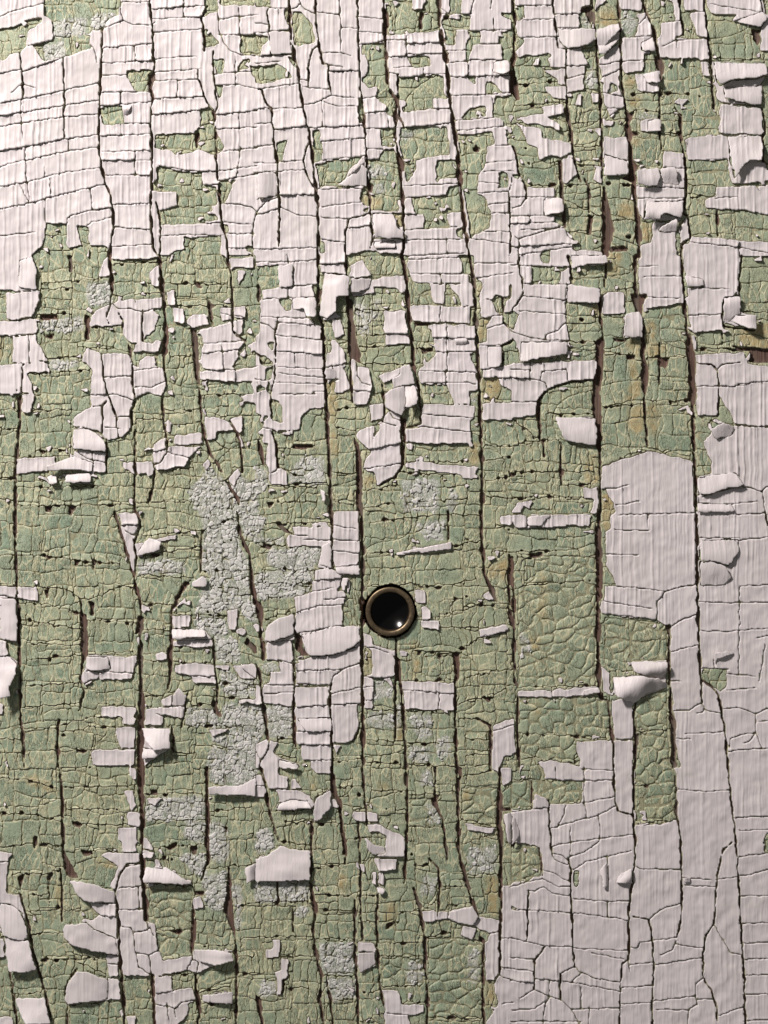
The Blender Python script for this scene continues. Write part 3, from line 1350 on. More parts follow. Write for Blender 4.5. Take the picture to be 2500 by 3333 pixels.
h 1130,1440 1365,1425
h 1070,1470 1150,1470
h 1395,1550 1500,1540 1659,1530
h 1230,1015 1400,1020
h 1400,1050 1570,1065
h 1400,1155 1570,1140
h 1590,815 1659,805
h 650,1475 790,1475
h 1610,1360 1659,1350
v 260,1155 260,1200
v 660,1480 660,1659
v 95,20 100,100
v 1475,500 1470,1050
v 1310,960 1310,1010
i 20,260 530,245
i 20,300 200,300
i 50,480 220,470 530,440
i 40,1135 550,1130
i 640,1035 770,1030
i 800,1430 1010,1410
i 60,1440 300,1450 620,1470
i 440,1480 400,1640
v 415,1200 415,1480
v 760,700 775,970
i 70,1580 430,1640
q 767,970 1002,965 1000,1030 960,1080 880,1062 800,1040 ; 280 2.2
q 655,1070 840,1058 940,1075 1000,1100 1000,1140 870,1175 790,1235 700,1200 670,1190 ; 300 2.8
c 105,30 200,20 250,22 180,95 105,90 ; 0 1.2
u 1218,185 1470,180 1465,260 1400,350 1320,320 1215,315 ; 270 1.2
u 1215,318 1300,322 1380,355 1420,430 1350,480 1220,475 ; 90 1.2
u 455,1150 560,1132 570,1165 455,1190 ; 0 0.7
q 1310,910 1430,900 1440,925 1330,945 1320,990 1305,960 ; 225 0.8
T 0 2499 g
w 825,0 885,0 890,80 865,85
w 805,150 870,140 880,250 850,280 820,200
w 825,285 910,285 910,385 830,370
w 765,390 880,385 885,545 790,545 785,480 765,470
w 660,570 700,545 910,550 915,765 925,765 925,915 945,920 965,1000 1010,1010 1015,1100 1030,1180 1060,1250 1240,1215 1250,1170 1400,1175 1510,1190 1510,1245 1380,1290 1280,1330 1220,1310 1000,1350 910,1340 790,1340 775,1200 760,1000 750,790 705,760 770,640
w 450,725 560,735 750,800 750,965 650,950 550,860 480,800
w 525,975 600,980 640,950 755,960 765,1210 600,1175 470,1140 410,1100 410,1040 450,1005 530,1010
w 690,1205 770,1215 770,1355 700,1345
w 500,1310 570,1320 650,1350 770,1370 785,1495 600,1510 440,1530 420,1500 430,1420
w 98,1495 290,1485 335,1645 180,1650 150,1620
w 0,540 50,540 50,690 0,700
w 0,700 45,690 45,820 135,820 155,940 185,1030 185,1100 220,1310 65,1310 30,1100 0,1000
w 0,1100 20,1100 35,1225 0,1230
w 0,1610 85,1610 90,1659 0,1659
w 930,450 960,460 995,530 925,530
w 925,540 995,540 990,580 930,590
w 1000,590 1040,600 1055,640 1010,640
w 940,645 1080,645 1160,690 1255,750 1100,740 935,735
w 950,190 1055,200 1000,245 960,220
w 1350,120 1560,110 1659,60 1659,180 1550,170 1355,165
w 1590,640 1659,610 1659,720 1600,745
w 1250,845 1310,840 1320,915 1260,920
w 1005,1350 1110,1345 1120,1440 1250,1425 1275,1500 1220,1530 1220,1590 1180,1640 1130,1659 1000,1659
w 1310,1470 1510,1440 1510,1520 1310,1510
w 820,1610 880,1610 880,1659 820,1659
w 770,1580 800,1570 800,1630
w 920,0 970,0 960,10
s 940,230 1040,190 1240,190 1330,200 1320,330 940,340
s 1200,350 1330,360 1330,480 1200,460
s 1360,340 1440,360 1480,450 1480,600 1400,620 1360,560
s 1300,720 1480,660 1500,700 1460,900 1400,930 1340,900
s 1360,0 1659,0 1659,90 1360,100
s 1150,560 1330,560 1330,690 1280,710
s 1500,700 1560,800 1560,1060 1530,1060
y 180,40 380,150 380,170 190,90
y 210,400 240,520 210,520
y 370,650 400,900 370,900
y 550,560 800,640 700,640
y 0,990 15,1020 15,1100 0,1060
b 395,180 415,180 420,500 405,500
b 400,510 430,560 505,715 450,720 410,640
b 520,530 590,535 600,570 540,575
b 465,350 530,360 510,390 470,375
b 210,440 240,440 235,530 215,530
b 120,700 160,700 150,740 125,780
b 310,680 350,680 320,740 320,900 310,800
b 890,0 935,0 930,500 910,500 905,200
b 910,700 930,700 965,900 950,950 930,850
b 1320,20 1345,20 1360,600 1330,500 1330,150
b 1470,740 1500,720 1500,920 1530,1060 1510,1060 1450,930
b 1235,980 1270,980 1270,1100 1235,1200
b 1235,510 1280,500 1280,560 1240,560
b 970,150 1025,150 1030,180 980,180
b 1080,515 1150,480 1150,520 1100,540
b 1430,370 1470,390 1465,430
b 1100,1060 1180,1045 1170,1080
b 980,1340 1000,1340 1005,1659 990,1659
b 1265,1380 1300,1500 1300,1600 1270,1540
b 1250,800 1320,800 1310,840 1260,830
C 22 905,0 920,300 920,600 930,900 960,1030
C 14 390,0 405,300 405,500 420,620
C 16 745,790 770,1000 775,1200 800,1500 805,1659
C 9 750,790 780,680 830,620 910,610
C 14 1340,0 1340,300 1350,600 1300,730
C 14 1480,650 1490,850 1520,1100 1530,1250 1530,1659
C 14 980,1340 1000,1500 1000,1659
C 12 1250,880 1250,1100 1240,1200
C 10 1265,1340 1270,1480 1290,1600 1280,1659
C 12 130,820 180,1000 210,1180 290,1450 330,1640
C 10 60,1310 90,1500 110,1659
C 10 400,1000 400,800 390,650
k 7 310,530 310,700 320,900
C 9 440,1530 430,1659
C 11 420,1480 440,1380 500,1300
k 7 865,1070 880,1200 900,1290 985,1345
k 7 865,1070 940,1055 965,1040
k 7 780,1025 850,1035 865,1070
k 6 880,1195 965,1215 1030,1175 1060,1250
k 7 965,1215 985,1345
k 6 970,1030 1000,1090
k 8 1010,1010 1020,1150
k 7 1245,1170 1245,1240 1210,1310
k 7 1245,1240 1290,1260 1275,1330
k 6 1010,1535 1080,1540 1130,1555 1140,1620
k 6 1130,1555 1180,1520 1270,1500
h 775,780 920,765
h 775,920 930,915
h 790,545 920,550
h 560,870 750,880
h 600,950 755,965
h 20,1095 190,1115
k 7 0,880 60,880 150,945
h 700,1265 770,1275
h 830,640 910,620
h 1010,1460 1120,1445
h 0,610 50,605
h 825,380 910,385
h 1080,1530 1100,1659
v 900,780 905,915
v 95,0 90,330
i 0,70 180,80 380,140
i 0,300 200,300 390,350
i 0,520 200,490 400,510
i 60,690 280,690 400,660
i 170,830 310,820
i 170,940 320,910 400,900
i 200,1080 370,1070
i 260,1250 480,1240
i 100,1470 270,1460
i 410,130 880,120
i 430,270 830,270
i 430,365 830,370
i 430,530 780,540
i 420,930 550,910
i 400,1190 690,1250
i 440,1230 690,1340
i 450,1540 790,1510
i 930,170 1320,170
i 940,340 1330,340
i 940,520 1320,500
i 930,600 1150,590
i 950,750 1250,770
i 970,1060 1240,1050
i 1040,1240 1240,1210
i 1280,1155 1510,1150
i 1360,290 1659,250
i 1490,440 1659,430
i 1490,640 1659,630
i 1540,890 1659,880
i 1540,1110 1659,1100
i 1540,1230 1659,1220
i 1540,1340 1659,1330
i 1270,1460 1500,1420
i 1300,1530 1520,1530
i 1120,1340 1260,1340
i 820,1340 970,1345
i 390,1100 500,1020
a 960,780 1240,790 1240,1200 1050,1230 1020,1050
u 0,880 80,890 140,935 175,1020 185,1100 130,1115 25,1085 0,1010 ; 315 1.2
u 35,1095 190,1115 240,1305 150,1318 65,1310 45,1200 ; 315 2.2
c 450,727 560,738 740,795 745,870 620,865 550,860 490,800 ; 330 1.8
c 430,1010 560,1000 620,1050 750,1100 765,1210 600,1175 470,1140 412,1100 410,1045 ; 10 2.2
c 500,1312 570,1322 650,1352 700,1365 700,1500 560,1512 440,1528 420,1500 430,1420 ; 5 1.4
u 98,1495 290,1485 335,1645 180,1650 150,1620 ; 315 2.2
u 940,645 1080,645 1160,690 1255,755 1100,740 935,735 ; 270 2.0
u 1250,1172 1400,1172 1512,1192 1508,1245 1400,1270 1300,1255 ; 0 2.0
u 1310,1475 1510,1440 1512,1522 1400,1520 1310,1510 ; 0 1.4
u 1352,120 1560,110 1659,60 1659,180 1550,172 1355,165 ; 250 1.8
c 1590,645 1659,612 1659,720 1600,745 ; 0 1.8
T 833 2499 g
w 40,0 150,0 150,50 210,60 200,135 80,135 60,60
w 0,50 35,40 60,110 65,185 0,190
w 150,0 280,0 270,20 240,0
w 365,0 490,0 490,35 390,40
w 230,80 260,70 300,130 230,140
w 130,140 260,145 340,175 380,220 365,265 300,260 170,275 130,275 145,230 155,200
w 370,280 390,190 485,140 485,260 420,330 375,345
w 490,200 540,230 540,260 485,250
w 630,275 790,295 790,355 630,340
w 725,365 805,370 860,400 965,450 965,575 840,575 760,570 720,520 705,450 770,500 840,510 840,430 810,420 740,415
w 760,585 915,590 905,660 790,675
w 650,605 700,620 700,675 650,640
w 745,680 775,680 780,760 750,750
w 790,680 825,680 830,760 790,750
w 785,770 840,790 820,825 790,800
w 0,590 80,560 160,500 230,525 355,530 355,720 0,735
w 110,1115 155,1115 160,1225 60,1230 65,1175 110,1165
w 160,1230 210,1230 210,1345 175,1385 175,1460 130,1470 140,1390 125,1320 160,1310
w 655,1130 775,1135 780,1275 680,1325 655,1280
w 820,1440 930,1440 940,1530 1090,1535 1090,1590 980,1600 1000,1659 830,1659 840,1560
w 1080,930 1245,925 1400,890 1440,960 1575,985 1575,1330 1540,1375 1485,1375 1480,1180 1510,1080 1440,1030 1320,1000 1240,980 1090,1000
w 1340,1020 1435,1040 1400,1110 1320,1090
w 1360,365 1550,390 1530,425 1370,400
w 1585,0 1659,0 1659,90 1590,115
w 1600,295 1659,290 1659,490 1630,490
w 1590,760 1659,755 1659,1659 1490,1659 1520,1600 1570,1520 1540,1400 1580,1330
w 375,760 410,770 400,805
w 1515,0 1575,0 1575,40
w 580,1400 635,1435 630,1470
s 1050,20 1150,20 1150,120 1060,120
s 1100,220 1180,230 1200,370 1100,380
s 1370,500 1560,510 1560,690 1370,690
s 1080,690 1170,700 1170,840 1050,820
s 1370,1180 1450,1180 1450,1400 1370,1400
s 260,900 330,900 330,970 260,970
s 0,400 100,400 120,520 0,560
s 0,730 340,740 340,860 0,870
s 20,1370 130,1390 130,1460 30,1480
s 400,1140 640,1140 640,1340 440,1330
s 430,1360 640,1380 640,1490 480,1510
s 970,1250 1080,1250 1080,1410 970,1410
y 1500,710 1560,710 1560,960 1520,960
y 1490,1400 1550,1400 1560,1500 1500,1560
y 540,690 580,690 580,810 540,800
y 365,60 385,60 385,180 365,180
y 840,880 930,900 900,990 830,1000
y 1340,130 1370,130 1370,240 1340,240
y 800,100 860,110 850,150 800,150
b 485,50 510,50 520,180 545,230 530,240 490,180
b 540,250 560,300 590,560 570,580 550,420
b 345,740 365,750 380,870 400,930 380,950 350,850
b 1570,100 1590,200 1600,260 1659,260 1659,290 1590,290 1590,500 1565,430 1550,350
b 1310,560 1330,580 1355,690 1340,710
b 1080,1100 1110,1100 1110,1220 1085,1200
b 1140,190 1190,175 1170,210 1190,280 1150,250
b 0,1450 30,1490 50,1659 30,1659
b 1440,1090 1485,1110 1480,1150 1440,1120
b 840,1010 900,1000 880,1030 840,1050
b 1310,0 1335,0 1335,60 1315,100
C 14 30,0 60,100 80,250 120,400 150,480
C 14 490,0 500,100 545,230 550,350 580,500 580,620
C 16 365,340 360,500 350,750 390,940 370,1020 380,1150 410,1300 430,1350 410,1500 440,1659
C 10 690,0 700,150 715,280 720,380
C 14 970,0 980,200 980,400 970,560 960,750
C 18 1305,0 1310,300 1315,550 1360,720 1400,870 1440,950
C 18 1580,0 1580,200 1590,400 1585,700 1590,900 1580,1100 1580,1330
C 12 1160,0 1160,180
C 12 1160,200 1210,350 1240,600
C 8 660,350 670,500 680,900 690,1120
C 14 640,860 640,1050 645,1250 660,1450 660,1659
C 12 790,830 780,1000 790,1200 800,1400 830,1550
C 16 1020,780 1060,900 1090,1080 1095,1250 1110,1450 1110,1659
C 12 1120,590 1180,650 1190,780 1180,930
C 14 1480,1110 1470,1300 1475,1659
C 10 130,580 145,900
C 12 460,1380 480,1500 500,1659
C 9 170,1460 180,1380 215,1345
C 9 240,900 240,1060
k 7 1400,1020 1440,970 1450,950
k 6 1570,1060 1510,1075 1490,1110
k 6 1580,1340 1620,1365 1659,1370
k 8 1545,1375 1575,1340
k 6 1590,1105 1659,1100
k 6 1580,1290 1659,1300
h 80,135 200,135
h 0,115 60,120
h 145,230 230,205 330,215
h 765,580 965,575
h 660,1190 780,1195
h 1600,1530 1659,1520
h 850,1590 980,1600
v 1180,925 1180,970
v 1245,925 1245,980
v 720,280 720,350
v 940,840 930,980
i 0,870 340,870
i 0,1100 370,1090
i 0,1370 180,1370
i 200,1430 390,1430
i 20,1480 180,1460
i 160,1230 380,1220
i 130,280 360,270
i 130,360 350,350
i 160,480 350,510
i 380,180 480,150
i 380,360 550,360
i 380,650 580,630
i 380,820 640,830
i 400,920 630,930
i 400,1110 640,1110
i 430,1350 640,1350
i 470,1510 640,1500
i 520,190 690,180
i 520,130 690,120
i 720,150 960,150
i 570,270 700,270
i 580,460 720,460
i 800,280 970,270
i 820,350 960,360
i 980,180 1150,170
i 1170,160 1300,160
i 990,380 1210,390
i 990,560 1110,560
i 1000,630 1130,640
i 1330,330 1560,390
i 1330,60 1560,20
i 1350,480 1570,430
i 1370,695 1570,690
i 1190,770 1360,770
i 1200,900 1390,880
i 1090,930 1170,860
i 1110,1100 1260,1070
i 1120,1620 1460,1630
i 800,1140 1080,1130
i 810,1220 1080,1225
i 810,1420 1080,1410
i 930,1520 1090,1520
i 680,1470 800,1440
i 680,1640 830,1590
i 650,830 790,830
i 800,1030 960,990
i 930,935 1050,930
i 840,770 960,760
i 650,1000 780,1000
a 1120,1110 1470,1110 1460,1640 1110,1640
a 980,200 1150,200 1220,380 990,390
a 1330,130 1560,130 1560,370 1330,340
a 820,1230 1080,1240 1080,1410 820,1420
u 0,592 80,562 160,502 230,527 352,532 352,722 0,735 ; 290 1.4
c 372,280 392,192 485,142 485,258 420,330 375,343 ; 40 1.8
u 150,232 240,205 330,215 365,262 300,260 170,275 132,272 ; 270 1.2
u 705,450 770,500 838,512 836,555 760,565 720,520 ; 135 0.8
c 1602,298 1640,292 1659,300 1659,470 1630,490 ; 0 1.4
u 785,770 840,790 820,825 790,805 ; 270 1.0
u 1250,930 1400,892 1440,960 1405,1020 1250,985 ; 0 0.7
u 655,1195 775,1200 775,1272 680,1322 658,1280 ; 180 0.8
T 1666 2499 w
g 0,0 200,0 205,70 290,85 455,90 455,230 240,240 235,200 150,165 130,265 0,270
g 795,0 1040,0 1070,60 1065,330 960,360 800,360
g 0,490 60,485 170,510 200,580 190,700 100,730 0,745
g 400,665 430,670 435,740 410,780 395,740
g 0,880 30,910 0,920
g 1659,370 1630,490 1635,550 1659,555
s 960,340 1000,340 990,360 960,360
w 45,0 60,0 45,60
b 0,480 30,480 0,530
y 150,0 185,0 175,50
a 795,0 1070,0 1070,330 800,360
a 0,80 455,90 455,230 0,260
a 0,490 200,500 190,700 0,740
C 16 660,0 660,100 670,220 690,280 775,305
C 16 785,0 790,150 785,300 800,500 795,650
C 16 790,650 775,800 755,950 760,1100 755,1250
C 14 1060,60 1070,300 1095,480 1100,700 1100,950 1070,1100
C 13 1400,0 1420,200 1445,400 1460,600 1475,850 1490,1150 1505,1350 1510,1659
C 14 240,210 240,330 255,470 260,570
C 14 370,590 385,680 380,800 390,950 395,1150 405,1290
C 10 130,90 130,265
C 9 200,700 190,600 180,520
k 9 405,1280 440,1320 540,1365 700,1390
k 7 260,570 300,610 360,630
k 7 270,555 330,570 370,605
C 9 755,1240 715,1270 705,1400 700,1659
k 7 755,1250 765,1320
C 9 785,960 890,985 910,1100 920,1300 910,1500 910,1659
k 8 890,985 960,920 1090,880
k 7 1065,1120 1040,1180 960,1215
k 7 1060,1140 1150,1160 1235,1165
C 9 1430,480 1370,530 1330,700 1320,850 1310,1010 1260,1080 1240,1200 1240,1360
k 7 1310,1015 1370,1120 1420,1200 1480,1210
C 8 1240,1360 1290,1440 1330,1560 1330,1640
k 7 1240,1365 1190,1400 1190,1480 1205,1540
k 7 1205,1530 1150,1560 1140,1659
k 9 800,640 830,655 1095,660
h 0,285 120,270 240,260
h 210,75 450,85 650,80
h 460,10 660,20
h 460,230 650,190
h 265,390 400,350 560,310 670,250
h 270,505 400,480 560,460 780,435
h 370,580 480,540 560,480
h 400,660 480,610 600,580 765,540
h 410,850 620,865 760,865
h 410,940 560,960 750,985
h 410,1170 750,1185
h 520,1200 720,1240
h 20,920 180,925 380,940
h 0,1105 120,1130 220,1155 380,1160
h 0,770 100,740 190,720
h 200,660 290,690 370,740
h 200,720 300,770 370,770
k 6 205,770 260,810 340,830 380,830
k 6 205,770 150,800 110,795
C 7 110,795 100,950 105,1000 95,1120
C 9 220,1155 145,1250 145,1430
k 6 145,1435 200,1460 245,1480 320,1505
k 6 145,1435 50,1495
k 7 245,1490 210,1540 205,1659
k 6 245,1490 150,1560 0,1570
k 7 320,1505 380,1560 440,1659
C 7 315,1500 315,1330
k 6 315,1330 400,1290
k 5 385,1390 450,1330
h 0,1300 140,1320
h 150,1365 400,1390 700,1450
h 0,1230 140,1240
h 0,1380 140,1390
h 400,1565 700,1555
h 0,1645 200,1640 440,1645
h 715,1425 910,1410
h 715,1530 910,1520
h 765,1160 815,1165 830,1130 1060,1100
h 765,1275 910,1260
h 920,1280 1230,1230
h 925,1510 1190,1480
h 930,1565 1140,1570
h 1070,140 1260,155 1400,145
h 1445,325 1659,315
h 1480,410 1650,400
h 1480,575 1659,555
h 1330,725 1470,705 1600,680 1659,655
h 1130,765 1320,770
h 1110,715 1280,725
h 1490,830 1659,830
h 1480,1010 1659,1005
h 1490,1140 1659,1130
h 1500,1240 1659,1235
h 1510,1345 1659,1340
h 1510,1470 1659,1465
h 1340,1605 1500,1550
h 1510,1640 1659,1630
h 1210,1500 1310,1500
h 800,370 960,365 1065,335
v 470,0 465,230
v 285,0 285,75
v 470,230 490,325
v 560,310 575,390 570,460
v 350,250 340,300 300,380
v 620,570 625,780
v 620,870 620,960
v 380,390 380,570
v 245,1380 240,1480
v 450,1430 450,1560
v 500,1560 500,1659
i 0,80 130,70
i 240,240 450,230
i 800,370 1060,330
i 800,130 940,100
v 60,500 60,740
v 220,90 210,170
v 350,90 350,170
u 0,320 20,330 50,410 40,460 0,490 ; 200 1.6
u 150,168 230,200 235,258 150,260 ; 180 0.5
q 690,745 670,745 700,690 770,650 775,745 ; 135 1.0
q 570,660 615,600 625,770 590,770 ; 0 0.9
u 1112,712 1160,715 1150,745 1115,735 ; 180 0.5
"""
K = 834.0 / 1659.0
PEEP = (1269.5, 1990.0, 81.0)

# ---------------------------------------------------------------- noise
def hsh(ix, iy, seed):
    h = (ix.astype(np.int64) * 374761393 + iy.astype(np.int64) * 668265263 + seed * 1442695041) & 0xFFFFFFFF
    h = ((h ^ (h >> 13)) * 1274126177) & 0xFFFFFFFF
    h = ((h ^ (h >> 16)) * 2246822519) & 0xFFFFFFFF
    return ((h ^ (h >> 15)) & 0xFFFFFF) / float(0xFFFFFF)

def vn(x, y, seed):            # value noise 0..1
    ix = np.floor(x); iy = np.floor(y)
    fx = x - ix; fy = y - iy
    fx = fx * fx * (3 - 2 * fx); fy = fy * fy * (3 - 2 * fy)
    a = hsh(ix, iy, seed); b = hsh(ix + 1, iy, seed)
    c = hsh(ix, iy + 1, seed); d = hsh(ix + 1, iy + 1, seed)
    return (a + (b - a) * fx) * (1 - fy) + (c + (d - c) * fx) * fy

def voro(x, y, sx, sy, jx, jy, p, seed):
    u = x / sx; v = y / sy
    iu = np.floor(u); iv = np.floor(v)
    f1 = np.full(x.shape, 9.0); f2 = np.full(x.shape, 9.0)
    idn = np.zeros(x.shape, np.int64)
    for dv in (-1, 0, 1):
        for du in (-1, 0, 1):
            cu = iu + du; cv = iv + dv
            off = 0.5 * (np.mod(cv, 2)) * (0.5 if p > 2 else 1.0)
            px = cu + 0.5 + off * 0.6 + (hsh(cu, cv, seed) - 0.5) * jx
            py = cv + 0.5 + (hsh(cu, cv, seed + 7) - 0.5) * jy
            d = (np.abs(u - px) ** p + np.abs(v - py) ** p) ** (1.0 / p)
            idc = (cv.astype(np.int64) + 500) * 4096 + cu.astype(np.int64) + 500
            near = d < f1
            f2 = np.where(near, f1, np.minimum(f2, d))
            idn = np.where(near, idc, idn)
            f1 = np.where(near, d, f1)
    return idn, f1, f2

# ---------------------------------------------------------------- raster of the paint layers
Q = 3.2                        # grid step in photo pixels
NX = int(round(W / Q)); NY = int(round(H / Q))
QX = W / NX; QY = H / NY
gx, gy = np.meshgrid((np.arange(NX) + 0.5) * QX, (np.arange(NY) + 0.5) * QY)
wx = gx + (vn(gx / 26, gy / 26, 1) - .5) * 7 + (vn(gx / 9, gy / 9, 2) - .5) * 4.5
wy = gy + (vn(gx / 26, gy / 26, 3) - .5) * 7 + (vn(gx / 9, gy / 9, 4) - .5) * 4.5

def box(pts, m):
    x0 = max(0, int((pts[:, 0].min() - m) / QX)); x1 = min(NX, int((pts[:, 0].max() + m) / QX) + 2)
    y0 = max(0, int((pts[:, 1].min() - m) / QY)); y1 = min(NY, int((pts[:, 1].max() + m) / QY) + 2)
    return slice(y0, y1), slice(x0, x1)

def inside(pts, X, Y):
    r = np.zeros(X.shape, bool)
    n = len(pts)
    for i in range(n):
        xa, ya = pts[i]; xb, yb = pts[i - 1]
        if ya == yb:
            continue
        c = ((ya > Y) != (yb > Y)) & (X < (xb - xa) * (Y - ya) / (yb - ya) + xa)
        r ^= c
    return r

lay = np.full((NY, NX), 1, np.int8)        # 0 bare wood, 1 green coat, 2 white coat
bare = np.zeros((NY, NX), bool)
spk = np.zeros((NY, NX)); och = np.zeros((NY, NX)); ali = np.zeros((NY, NX), bool)
bar_w = np.zeros((NY, NX), bool)           # hairline cracks that part pieces
open_w = np.zeros((NY, NX), bool); wgap = np.full((NY, NX), -9.0)   # cracks of the white coat stay open even where they end inside a piece
gap = np.full((NY, NX), 0.35)
lip = np.zeros((NY, NX))
curls = []; lines = []
ox = oy = 0
rng = random.Random(5)
for ln in DATA.strip().splitlines():
    t = ln.split()
    k = t[0]
    if k == 'T':
        ox, oy = float(t[1]), float(t[2])
        if t[3] == 'w':
            b = (slice(int(oy / QY), int((oy + 834) / QY)), slice(int(ox / QX), int((ox + 834) / QX)))
            lay[b] = 2
        continue
    def tilept(s):
        a, b = s.split(',')
        return (float(a), float(b))
    if k in 'wgbsya':
        raw = [tilept(s) for s in t[1:]]
        raw = [(x - 8 if x <= 2 else (x + 8 if x >= 1656 else x), y - 8 if y <= 2 else (y + 8 if y >= 1656 else y)) for x, y in raw]
        p = np.array([(ox + x * K, oy + y * K) for x, y in raw])
        b = box(p, 8)
        m = inside(p, wx[b], wy[b])
        # keep a traced tile from painting over its neighbours
        m &= (gx[b] > ox - 2) & (gx[b] < ox + 836) & (gy[b] > oy - 2) & (gy[b] < oy + 836)
        if k == 'w': lay[b][m] = 2; bare[b][m] = False
        elif k == 'g': lay[b][m] = 1; bare[b][m] = False
        elif k == 'b': lay[b][m] = 0; bare[b][m] = True
        elif k == 's': spk[b][m] = 1.0 if p[:, 0].mean() < 1190 else .62
        elif k == 'y': och[b][m] = 1
        else: ali[b][m] = True
    elif k in ('C', 'k'):
        lines.append((k, float(t[1]), [tilept(s) for s in t[2:]], ox, oy))
    elif k in ('h', 'v', 'i'):
        if k == 'h' and len(t) == 5 and ',' not in t[1]:
            raise ValueError(ln)
        lines.append((k, 4.0, [tilept(s) for s in t[1:]], ox, oy))
    elif k in 'uqc':
        j = t.index(';')
        p = np.array([(ox + a * K, oy + b * K) for a, b in (tilept(s) for s in t[1:j])])
        curls.append((k, p, float(t[j + 1]), float(t[j + 2])))
        b = box(p, 2)
        m = inside(p, gx[b], gy[b])
        if k in 'uc' and float(t[j + 2]) > 0.75:      # under a lifted flake lies the green coat
            lay[b][m] = 1; bare[b][m] = False

def seg_run(pts, step, jit, seed):
    """resample a polyline and make it wander"""
    P = [np.array(p, float) for p in pts]
    out = []
    s = 0.0
    for a, b in zip(P[:-1], P[1:]):
        L = max(1e-6, float(np.hypot(*(b - a)))); n = max(1, int(L / step))
        nrm = np.array([-(b - a)[1], (b - a)[0]]) / L
        for i in range(n):
            q = a + (b - a) * i / n
            w = math.sin((s + L * i / n) * 0.11 + seed) + 0.8 * math.sin((s + L * i / n) * 0.27 + seed * 2.3)
            out.append(q + nrm * (w * jit + rng.uniform(-jit, jit) * 0.8))
        s += L
    out.append(P[-1])
    return np.array(out)

for n, (k, w, raw, ox, oy) in enumerate(lines):
    jit = {'C': 1.1, 'k': 0.9, 'h': 1.1, 'v': 1.2, 'i': 2.2}[k]
    src = [(ox + x * K, oy + y * K) for x, y in raw]
    if k in 'hv' and len(src) > 1:
        for e, o in ((0, 1), (-1, -2)):
            d0 = np.array(src[e]) - np.array(src[o]); src[e] = tuple(np.array(src[e]) + d0 / (np.hypot(*d0) + 1e-6) * 4.5)
    p = seg_run(src, 11.0, jit, n * 1.7)
    half = w * K * 0.5
    L = len(p)
    for i in range(L - 1):
        a, b2 = p[i], p[i + 1]
        hw = half
        if k == 'C':
            hw *= 0.72 + 0.55 * math.sin(n + i * 0.83) * math.sin(i * 0.31 + n * 2.0) + rng.uniform(-.12, .22)
            for e, (ex, ey) in ((i, raw[0]), (L - 2 - i, raw[-1])):
                if 3 < ex < 1655 and 3 < ey < 1655:
                    hw *= min(1.0, 0.35 + e * 0.28)
        q = np.array([a, b2]); b = box(q, hw + 9)
        X = gx[b]; Y = gy[b]
        d = b2 - a; LL = float(d @ d) + 1e-9
        tt = np.clip(((X - a[0]) * d[0] + (Y - a[1]) * d[1]) / LL, 0, 1)
        D = np.hypot(X - a[0] - tt * d[0], Y - a[1] - tt * d[1])
        if k == 'C':
            D2 = D + (vn(X / 7, Y / 16, 40) - .5) * 3.4
            m = D2 < np.maximum(hw, 2.2) * np.where(lay[b] == 1, 1.35, 1.0)
            lay[b][m] = 0; bare[b][m] = True
            bar_w[b][D < Q * 0.75] = True
        else:
            m = D < Q * 0.74
            g = {'k': min(1.4, half * 0.36), 'h': 0.22, 'v': 0.18, 'i': 0.9}[k] * rng.uniform(0.5, 1.4)
            if ox > 1600 and oy > 1600 and k != 'i': g *= .75
            if k == 'i':
                m &= lay[b] == 1
                lip[b][:] = np.maximum(lip[b], np.where(lay[b] == 1, np.exp(-(D / 7.0) ** 2), 0))
            bar_w[b][m] = True
            if k != 'i':
                o = m & (lay[b] == 2)
                open_w[b][o] = True
                wgap[b][o] = np.maximum(wgap[b][o], g)
            m2 = D < Q * 1.3
            gap[b][m2] = np.maximum(gap[b][m2], g)
    if k == 'i':                                     # small holes where cracks of the green coat meet
        for j in range(1, L - 1):
            if rng.random() < 0.19:
                c = p[j] + np.array([rng.uniform(-4, 4), rng.uniform(-2, 2)])
                r = rng.choice((2.2, 2.8, 3.2, 4.4, 6.5)); b = box(np.array([c]), r + 6)
                D = np.hypot((gx[b] - c[0]) * rng.uniform(.6, 1.1), gy[b] - c[1]) + (vn(gx[b] / 5, gy[b] / 5, 60) - .5) * 3.5
                m = (D < r) & (lay[b] == 1)
                lay[b][m] = 0; bare[b][m] = True

# small splinters of the white coat left behind beside its edges
near = lay == 2
for _ in range(9):
    near = near | np.roll(near, 1, 0) | np.roll(near, -1, 0) | np.roll(near, 1, 1) | np.roll(near, -1, 1)
cand = np.argwhere(near & (lay == 1) & (spk < .5))
for cy_, cx_ in cand[[rng.randrange(len(cand)) for _ in range(520)]]:
    px_, py_ = gx[cy_, cx_], gy[cy_, cx_]
    if rng.random() < max(0.0, (py_ - 1500) / 2200): continue
    a_ = rng.choice((0, 0, 1.57)) + rng.uniform(-.35, .35); l_ = rng.uniform(4, 13); w_ = rng.uniform(2.6, 6.5)
    b = box(np.array([(px_, py_)]), l_ + 6)
    u_ = (wx[b] - px_) * math.cos(a_) + (wy[b] - py_) * math.sin(a_); v_ = -(wx[b] - px_) * math.sin(a_) + (wy[b] - py_) * math.cos(a_)
    m = (np.abs(v_) < w_ * (1 - .6 * np.clip(u_ / l_, -1, 1) * rng.choice((-1, 0, 1)))) & (np.abs(u_) < l_) & (lay[b] == 1)
    lay[b][m] = 2
dp = np.hypot(gx - PEEP[0], gy - PEEP[1])
lay[dp < PEEP[2] + 6 + (vn(gx / 14, gy / 14, 77) - .5) * 6] = 0

# soft masks
def blur(a, n):
    for _ in range(n):
        a = (np.roll(a, 1, 0) + np.roll(a, -1, 0) + np.roll(a, 1, 1) + np.roll(a, -1, 1) + 4 * a) / 8
    return a
spk = blur(spk, 26); och = blur(och, 44)

